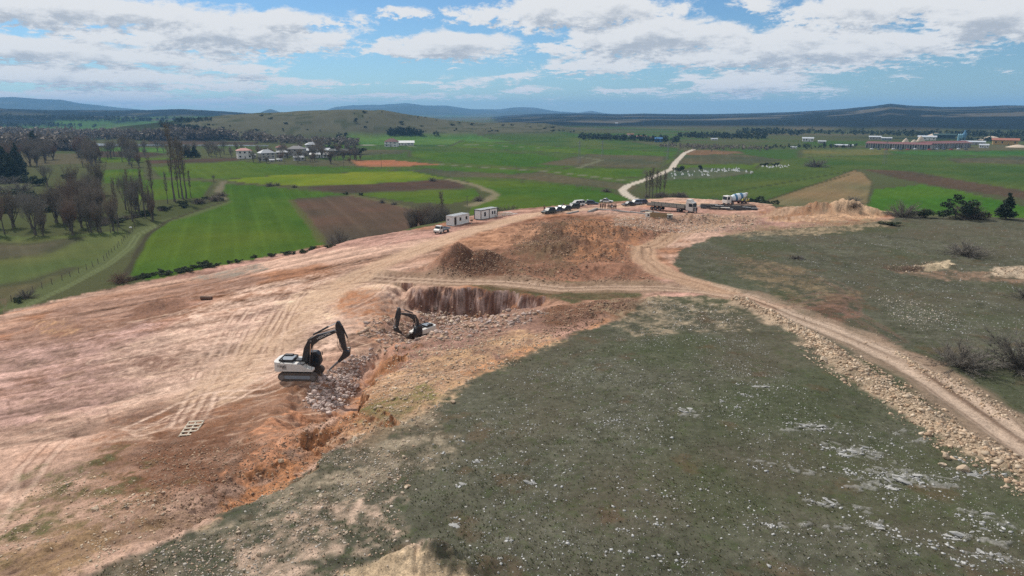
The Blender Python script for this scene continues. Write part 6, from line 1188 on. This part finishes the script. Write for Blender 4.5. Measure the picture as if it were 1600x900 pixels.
p = at(956.3, 328.2); t = thing('paper_sheet', 'pale sheet of plans held up amid the dark group', 'paper', p + Vector((-.05, -.42, 1.0)), 0); m = MB(); m.box(-.2, .2, -.003, .003, 0, .3); m.build('sheet', panel_w, t)

# ---------------------------------------------------------------- fences, poles, graveyard
fp = val_pts([(20, 470), (60, 452), (100, 436), (140, 419), (165, 405), (185, 385), (203, 366), (212, 352)]); cum = 0; last = None; post_me = None; gi_ = 0
L_ = np.array(fp); seg = np.hypot(*np.diff(L_, axis=0).T); cm = np.r_[0, np.cumsum(seg)]
for s in np.arange(0, cm[-1], 4.2):
    x_ = np.interp(s, cm, L_[:, 0]); y_ = np.interp(s, cm, L_[:, 1])
    if post_me is None: m = MB(); m.tube((0, 0, -.3), (0, 0, 1.5), .09, .07, 6); o = m.build('fence_post', bark); post_me = o.data
    else: o = bpy.data.objects.new('fence_post', post_me); C.objects.link(o)
    o.location = (x_ + random.gauss(0, .15), y_, ground_z(x_, y_)); o.rotation_euler = (random.gauss(0, .05), random.gauss(0, .05), 0); tag(o, 'thin wooden stake of the fence along the low pasture lane', 'fence post', 'fence posts along the pasture lane')
lat = paint('galvanised', (.22, .23, .24), .6, .3)
def pylon(px, py, hpx, label):
    p = at_valley(px, py) if px > 600 else at(px, py); h = hpx / F * (p - Vector((0, 0, HC))).length; t = thing('lattice_pylon', label, 'pylon', p, .3); m = MB(); w = h * .06
    lv = np.linspace(0, 1, 9)
    for a in range(4):
        ca, sa = (1, 1, -1, -1)[a], (1, -1, -1, 1)[a]; cb_, sb_ = (1, 1, -1, -1)[(a + 1) % 4], (1, -1, -1, 1)[(a + 1) % 4]
        for i in range(8):
            w0, w1 = w * (1 - .85 * lv[i]), w * (1 - .85 * lv[i + 1]); z0, z1 = h * lv[i], h * lv[i + 1]; m.tube((ca * w0, sa * w0, z0), (ca * w1, sa * w1, z1), .07, n=4, cap=False); m.tube((ca * w0, sa * w0, z0), (cb_ * w1, sb_ * w1, z1), .05, n=3, cap=False)
    m.build('lattice_mast', lat, t)
    for z_ in (.78, .9): m = MB(); m.tube((-h * .11, 0, h * z_), (h * .11, 0, h * z_), .08, n=4); m.tube((-h * .11, 0, h * z_), (0, 0, h * (z_ + .05)), .05, n=3); m.tube((h * .11, 0, h * z_), (0, 0, h * (z_ + .05)), .05, n=3); m.build('cross_arm', lat, t)
pylon(905, 255, 34, 'faint lattice pylon in the green fields, left one'); pylon(941, 244, 24, 'faint lattice pylon in the green fields, farthest of the three left of the road'); pylon(1043, 250, 28, 'faint lattice pylon right beside the gravel road'); pylon(1382, 256, 32, 'faint lattice pylon in front of the long red roofed sheds'); pylon(561, 169, 15, 'radio mast on top of the long hill')
pole_me = None
for px, py, h_, lab in [(537,262,24,'thin wooden pole before the village, left one'),(596,262,22,'thin wooden pole before the village, right one'),(730,322,16,'wooden pole at the bank between the green fields'),(445,256,20,'wooden pole in front of the village houses')]:
    p = at_valley(px, py); h = h_ / F * (p - Vector((0, 0, HC))).length; t = thing('utility_pole', lab, 'utility pole', p, .2); m = MB(); m.tube((0, 0, -.3), (0, 0, h), .16, .10, 6); m.build('pole', bark, t); m = MB(); m.box(-.9, .9, -.06, .06, h - .5, h - .38); m.build('cross_arm', bark, t)
stone_w = paint('headstone_marble', (.62, .61, .58), .6); hsr = random.Random(8)
G2 = 'headstones of the graveyard'
for x0, x1, y0, y1, n in ((1092, 1112, 266.5, 269.5, 12), (1112, 1156, 264, 269, 34), (1096, 1108, 272, 275, 8), (1048, 1056, 268, 279, 7), (1188, 1232, 258.5, 262.5, 26), (1060, 1085, 267, 276, 9), (1156, 1176, 266, 271, 5)):
    for _ in range(n):
        px, py = hsr.uniform(x0, x1), hsr.uniform(y0, y1); p = at_valley(px, py)
        if 'hs_me' not in globals(): m = MB(); m.prism([(-.45, 0), (.45, 0), (.45, 1.0), (.25, 1.3), (-.25, 1.3), (-.45, 1.0)], -.1, .1); m.box(-.5, .5, -2.0, -.12, 0, .35); o = m.build('headstone', stone_w); hs_me = o.data
        else: o = bpy.data.objects.new('headstone', hs_me); C.objects.link(o)
        o.location = p; s = hsr.uniform(.5, 1.0); o.scale = (s, s, s * hsr.uniform(.8, 1.3)); o.rotation_euler = (0, 0, hsr.gauss(0, .15)); tag(o, 'white headstone of the small graveyard in the green fields', 'headstone', G2)
# ---------------------------------------------------------------- houses
def house(name, label, cat_, px, py, wpx, hpx, depth, deg, wall, roof, storeys=2, hip=True, rise=.35, wins=3, chim=True, group=None, p=None, balcony=False):
    p = p or at_valley(px, py); sl = (p - Vector((0, 0, HC))).length; W_ = wpx / F * sl; Hh = hpx / F * sl; t = thing(name, label, cat_, p, rot_local(px, deg), group); D_ = depth * W_; hw = Hh * (1 - rise)
    m = MB(); m.box(-W_ / 2, W_ / 2, -D_ / 2, D_ / 2, -1.0, hw); m.build('wall', wall, t); o_ = W_ * .05; m = MB()
    if hip: v = [m.bm.verts.new(q) for q in [(-W_ / 2 - o_, -D_ / 2 - o_, hw), (W_ / 2 + o_, -D_ / 2 - o_, hw), (W_ / 2 + o_, D_ / 2 + o_, hw), (-W_ / 2 - o_, D_ / 2 + o_, hw), (-W_ * .18, 0, Hh), (W_ * .18, 0, Hh)]]
    else: v = [m.bm.verts.new(q) for q in [(-W_ / 2 - o_, -D_ / 2 - o_, hw), (W_ / 2 + o_, -D_ / 2 - o_, hw), (W_ / 2 + o_, D_ / 2 + o_, hw), (-W_ / 2 - o_, D_ / 2 + o_, hw), (-W_ / 2 - o_, 0, Hh), (W_ / 2 + o_, 0, Hh)]]
    for q in ((0, 1, 5, 4), (2, 3, 4, 5), (3, 0, 4), (1, 2, 5), (3, 2, 1, 0)): m.bm.faces.new([v[i] for i in q])
    rf = m.build('roof', roof, t)
    if chim: m = MB(); m.box(W_ * .12, W_ * .12 + .6, .3, .9, hw, Hh + .7); m.build('chimney', wall_w, rf)
    for s in range(storeys):
        z0 = hw * (s + .35) / storeys; z1 = hw * (s + .75) / storeys
        for i in range(wins):
            xc = -W_ / 2 + W_ * (i + .5) / wins; ww = min(W_ / wins * .22, .8)
            if s == 0 and i == wins // 2: m = MB(); m.box(xc - .5, xc + .5, -D_ / 2 - .05, -D_ / 2 + .02, 0, min(2.1, z1)); m.build('door', bark, t); continue
            m = MB(); m.box(xc - ww, xc + ww, -D_ / 2 - .04, -D_ / 2 + .02, z0, z1); w_ = m.build('window', glass, t); m = MB(); m.box(xc - ww - .1, xc + ww + .1, -D_ / 2 - .12, -D_ / 2 - .002, z0 - .12, z0 - .005); m.build('sill', wall_w, w_)
    if balcony: m = MB(); m.box(-W_ / 2, W_ * .1, -D_ / 2 - 1.4, -D_ / 2 - .01, hw * .5, hw * .5 + .15); m.box(-W_ / 2, W_ * .1, -D_ / 2 - 1.4, -D_ / 2 - 1.3, hw * .5 + .15, hw * .5 + 1.0); m.build('balcony', wall_w, t)
    return t
house('house', 'white two storey house with a pink red hipped roof, left of the village', 'house', 382, 247.5, 19, 14.5, .8, 8, wall_w, paint('pink_roof', (.42, .20, .17), .8, scale=.5), 2, rise=.22)
wall_v = paint('village_wall', (.34, .32, .29), .85, vary=.2, scale=.5); roof_v = paint('village_roof', (.36, .37, .38), .6, vary=.2, scale=.5)
VH = [(417,251,20,16,20,wall_v,roof_v,'grey three storey house among bare trees, left side of the village',3),(441,246,16,11,-10,wall_v,roof_v,'house with a pale sheet roof in the middle of the village',2),(440,237,14,9,10,wall_g,roof_r,'small dark red roofed house at the back of the village',2),(464,243,24,14,-15,wall_g,paint('dull_roof',(.16,.15,.15),.8),'big grey brown house with a dull hipped roof right of the village middle',2),
      (487,235,16,12,10,wall_v,roof_v,'tallest white tower like house at the top of the village',3),(496,241,34,9,0,wall_v,roof_v,'long white sheet roofed building on the right of the village',1),(500,246,26,7,-4,wall_w,paint('bright_roof',(.68,.68,.66),.6),'low bright roofed shed at the right front of the village',1),(467,251,14,7,10,wall_v,roof_v,'low grey shed before the grey brown house',1),(395,247,9,6,0,wall_v,roof_v,'little white outbuilding beside the pink roofed house',1),(437,252,8,4,0,wall_v,roof_v,'tiny white shed at the front of the village',1),(425,253,7,4,0,wall_v,roof_v,'tiny pale lean to beside the tiny white shed',1),(530,242,26,9,0,paint('dark_wall',(.06,.06,.05),.9),paint('dark_roof',(.05,.055,.05),.8),'dark timber barn at the right end of the village',1)]
for px, py, w_, h_, dg_, wl, rf, lab, st_ in VH: house('house' if st_ > 1 else 'shed', lab, 'house' if st_ > 1 else 'shed', px, py, w_, h_, .7, dg_, wl, rf, st_, rise=.3, hip=st_ > 1, chim=st_ > 1)
house('house', 'maroon and white house with a balcony beside the white barn', 'house', 612, 229, 19, 12, .7, -12, wall_w, paint('maroon_roof', (.13, .05, .045), .8), 2, rise=.4, balcony=True); house('barn', 'long white barn with a bright roof beyond the maroon house', 'barn', 634, 227, 24, 7, .45, 0, wall_w, paint('bright_roof', (.68, .68, .66), .6), 1, hip=False, rise=.45, wins=5, chim=False)
def small(name, label, cat_, px, py, w_, h_, wall, roof, **kw): return house(name, label, cat_, px, py, w_, h_, .6, 5, wall, roof, 1, hip=False, chim=False, rise=.3, wins=kw.get('wins', 2))
small('shed', 'small blue roofed hut on the field edge right of the village', 'shed', 548, 239, 8, 4, paint('blue_wall', (.05, .15, .30), .6), paint('blue_roof', (.06, .18, .36), .6))
for px, py, w_, h_, wl, rf, lab in [(1029,222,11,7,paint('blue_wall', (.05, .15, .30), .6),paint('blue_roof', (.06, .18, .36), .6),'bright blue hall in the far hamlet beyond the gravel road'),(1000,216,18,4,wall_w,roof_r,'row of houses left of the blue hall in the far hamlet'),(1015,218,12,4,wall_g,roof_r,'red roofed house between the row and the blue hall'),(1037,219,7,4,wall_w,roof_g,'white shed right of the blue hall'),(985,212,10,3,wall_w,roof_r,'small red roofed house at the left end of the far hamlet'),(1116,219,9,3,wall_w,roof_g,'lone pale barn on the plain right of the hamlet'),(963,199,4,2,wall_w,roof_g,'tiny white building below the far mountains'),
      (1262,221,14,6,wall_w,roof_g,'white shed, leftmost of the industrial estate'),(1284,224,10,4,wall_g,roof_g,'grey shed second from the left in the industrial estate'),(1318,230,22,4,paint('tan_wall', (.34, .30, .22), .8),roof_g,'low tan wall like building left of the long sheds'),(1240,232,8,3,wall_w,roof_g,'pale hut in the fields left of the industrial estate'),(1367,218,14,5,wall_g,roof_g,'grey hall behind the left end of the long sheds'),(1385,219,12,4,paint('blue_grey_wall', (.20, .25, .30), .7),roof_g,'blue grey hall behind the long sheds'),(1570,226,26,8,paint('ochre_wall', (.48, .30, .10), .8),roof_r,'ochre building with a red roof at the right of the estate'),(1537,231,10,5,wall_w,roof_g,'small white office at the right end of the long sheds'),(1475,216,24,6,paint('green_wall', (.02, .045, .04), .7),paint('green_roof', (.02, .05, .045), .7),'dark green hall beside the silos'),(1448,219,20,6,wall_w,roof_g,'white hall left of the dark green hall'),(1520,226,24,5,wall_g,roof_g,'grey hall right of the silos')]:
    house('hall' if w_ > 12 else 'shed', lab, 'building', px, py, w_, h_, .5, 3, wl, rf, 1, hip=False, chim=False, rise=.3, wins=4)
def shed_row(label, pxa, pya, pxb, pyb, hpx, n):
    a = at_valley(pxa, pya); b_ = at_valley(pxb, pyb); d = b_ - a; L = d.length; h = hpx / F * (a - Vector((0, 0, HC))).length; t = thing('workshop_row', label, 'workshops', a, math.atan2(d.y, d.x)); m = MB(); m.box(0, L, 3.0, 22, -1, h * .8); m.build('wall', wall_g, t); m = MB(); m.prism([(0, 0), (0, .3), (L, .3), (L, 0)], 0, 1); m.bm.clear()
    v = [m.bm.verts.new(q) for q in [(-1, 1, h * .72), (L + 1, 1, h * .72), (L + 1, 12, h), (-1, 12, h), (-1, 23, h * .72), (L + 1, 23, h * .72)]]; [m.bm.faces.new([v[i] for i in q]) for q in ((0, 1, 2, 3), (3, 2, 5, 4), (0, 3, 4), (1, 5, 2), (0, 4, 5, 1))]; m.build('roof', paint('maroon_sheet', (.17, .065, .06), .7, vary=.3, scale=.05), t); w_ = L / n
    for i in range(n):
        m = MB(); m.box(i * w_ + w_ * .12, (i + 1) * w_ - w_ * .12, 2.9, 2.99, 0, h * .52); m.build('bay_door_or_shade', (black_p, wall_g, grey_p, black_p, blue_grey)[i % 5], t); m = MB(); m.box(i * w_ - .3, i * w_ + .3, .8, 1.4, -1, h * .72); m.build('pillar', wall_g, t)  # black panels stand in for the shade inside open bays
blue_grey = paint('blue_grey_wall', (.20, .25, .30), .7)
shed_row('long red roofed row of workshops, left and nearer one', 1352, 231, 1452, 234, 8.5, 26); shed_row('long red roofed row of workshops, right and darker one', 1455, 233, 1520, 231, 9.5, 14)
p = at_valley(1503, 221); sl = p.length * .75; t = thing('silo_tower', 'blue silos with a stepped tower rising over the workshops', 'silo', p, 0); u = sl / F
for i, x_ in enumerate((-7, -4, -1)): m = MB(); m.lathe([(0, 1.4 * u), (11 * u, 1.4 * u), (13 * u, .3 * u)], 'z', (x_ * u, 0, 0), 14); m.build('silo', paint('silo_blue', (.22, .42, .52), .5), t)
m = MB(); m.box(1 * u, 5 * u, -2 * u, 2 * u, 0, 15 * u); m.box(2 * u, 4 * u, -u, u, 15 * u, 19 * u); m.box(.5 * u, 5.5 * u, -2.4 * u, 2.4 * u, 11 * u, 12 * u); m.build('tower', paint('tower_blue', (.10, .22, .34), .6), t)
# heaps of pale aggregate in the estate
for px, py, w_, h_, lab in [(1415,222,10,5,'pale cone of aggregate, left one behind the workshops'),(1438,221,12,7,'tallest pale cone of aggregate behind the workshops'),(1428,223,10,4,'lower pale aggregate heap between the cones'),(1462,214,30,5,'ochre aggregate bank behind the workshops'),(1548,219,34,5,'long pale aggregate bank right of the silos'),(1590,230,30,3,'pale heap at the right edge of the estate')]:
    p = at_valley(px, py); u = p.length / F; m = MB(); r_ = random.Random(px); prev = None
    for j, (f, z_) in enumerate(((1, -.1), (.75, .3), (.45, .7), (.12, 1.0))): 
        ring = [m.bm.verts.new((math.cos(a_) * w_ / 2 * u * f * r_.uniform(.85, 1.1), math.sin(a_) * w_ / 3 * u * f, h_ * u * z_)) for a_ in [6.283 * i / 14 for i in range(14)]]
        if prev: m.quadring(prev, ring)
        prev = ring
    m.bm.faces.new(prev); o = m.build('aggregate_heap', paint('aggregate', (.50, .40, .30) if 'ochre' not in lab else (.42, .27, .12), .9), None, True); o.location = p; tag(o, lab, 'aggregate heap')
# vehicles in front of the workshops: tiny
for i in range(14):
    px = 1362 + i * 11.3; p = at_valley(px, 233.5 + (i % 3) * .4); m = MB(); m.box(-2.2, 2.2, -.9, .9, .2, .85, 0, .05); m.box(-1.2, 1.0, -.8, .8, .85, 1.4, .15); o = m.build('distant_car', paint('car_far_%d' % (i % 3), ((.6, .6, .6), (.08, .1, .14), (.3, .05, .04))[i % 3], .4)); o.location = p; o.rotation_euler = (0, 0, .1); tag(o, 'small car parked in front of the long workshops', 'car', 'cars in front of the workshops')
# pale strip of water across the valley
q = val_pts([(-60, 222.5), (30, 223.6), (110, 224.6), (200, 226.2), (300, 226.6), (420, 227.2), (420, 228.6), (300, 228.4), (200, 228.6), (112, 229.2), (60, 228.8), (-60, 226.4)])
wm, k = M('river_water'); pp = k.new('ShaderNodeTexCoord').outputs['Object']; finish(k, (.16, .17, .17, 1), .12, k.noise(pp, .6, 3), .15, .1, spec=.5)
me = bpy.data.meshes.new('river'); zr = max(ground_z(x_, y_) for x_, y_ in q) + .25; me.from_pydata([(x_, y_, zr) for x_, y_ in q], [], [list(range(len(q)))]); me.materials.append(wm); o = bpy.data.objects.new('river', me); C.objects.link(o); o['kind'] = 'structure'; o['label'] = 'pale river reach across the far valley'
# rubbish and small loose things
p = at(204, 303.5) if False else at_valley(204, 356); m = MB(); m.box(-.5, .5, -.3, .3, 0, .35, .05); o = m.build('feed_sack', panel_w); o.location = p; tag(o, 'single white sack lying on the bright verge of the low pasture', 'sack')
for kk_ in PROTO.values():
    for o in kk_:
        if o.name not in _used:
            for ch in list(KIDS.get(o.name, [])): bpy.data.objects.remove(ch)
            bpy.data.objects.remove(o)
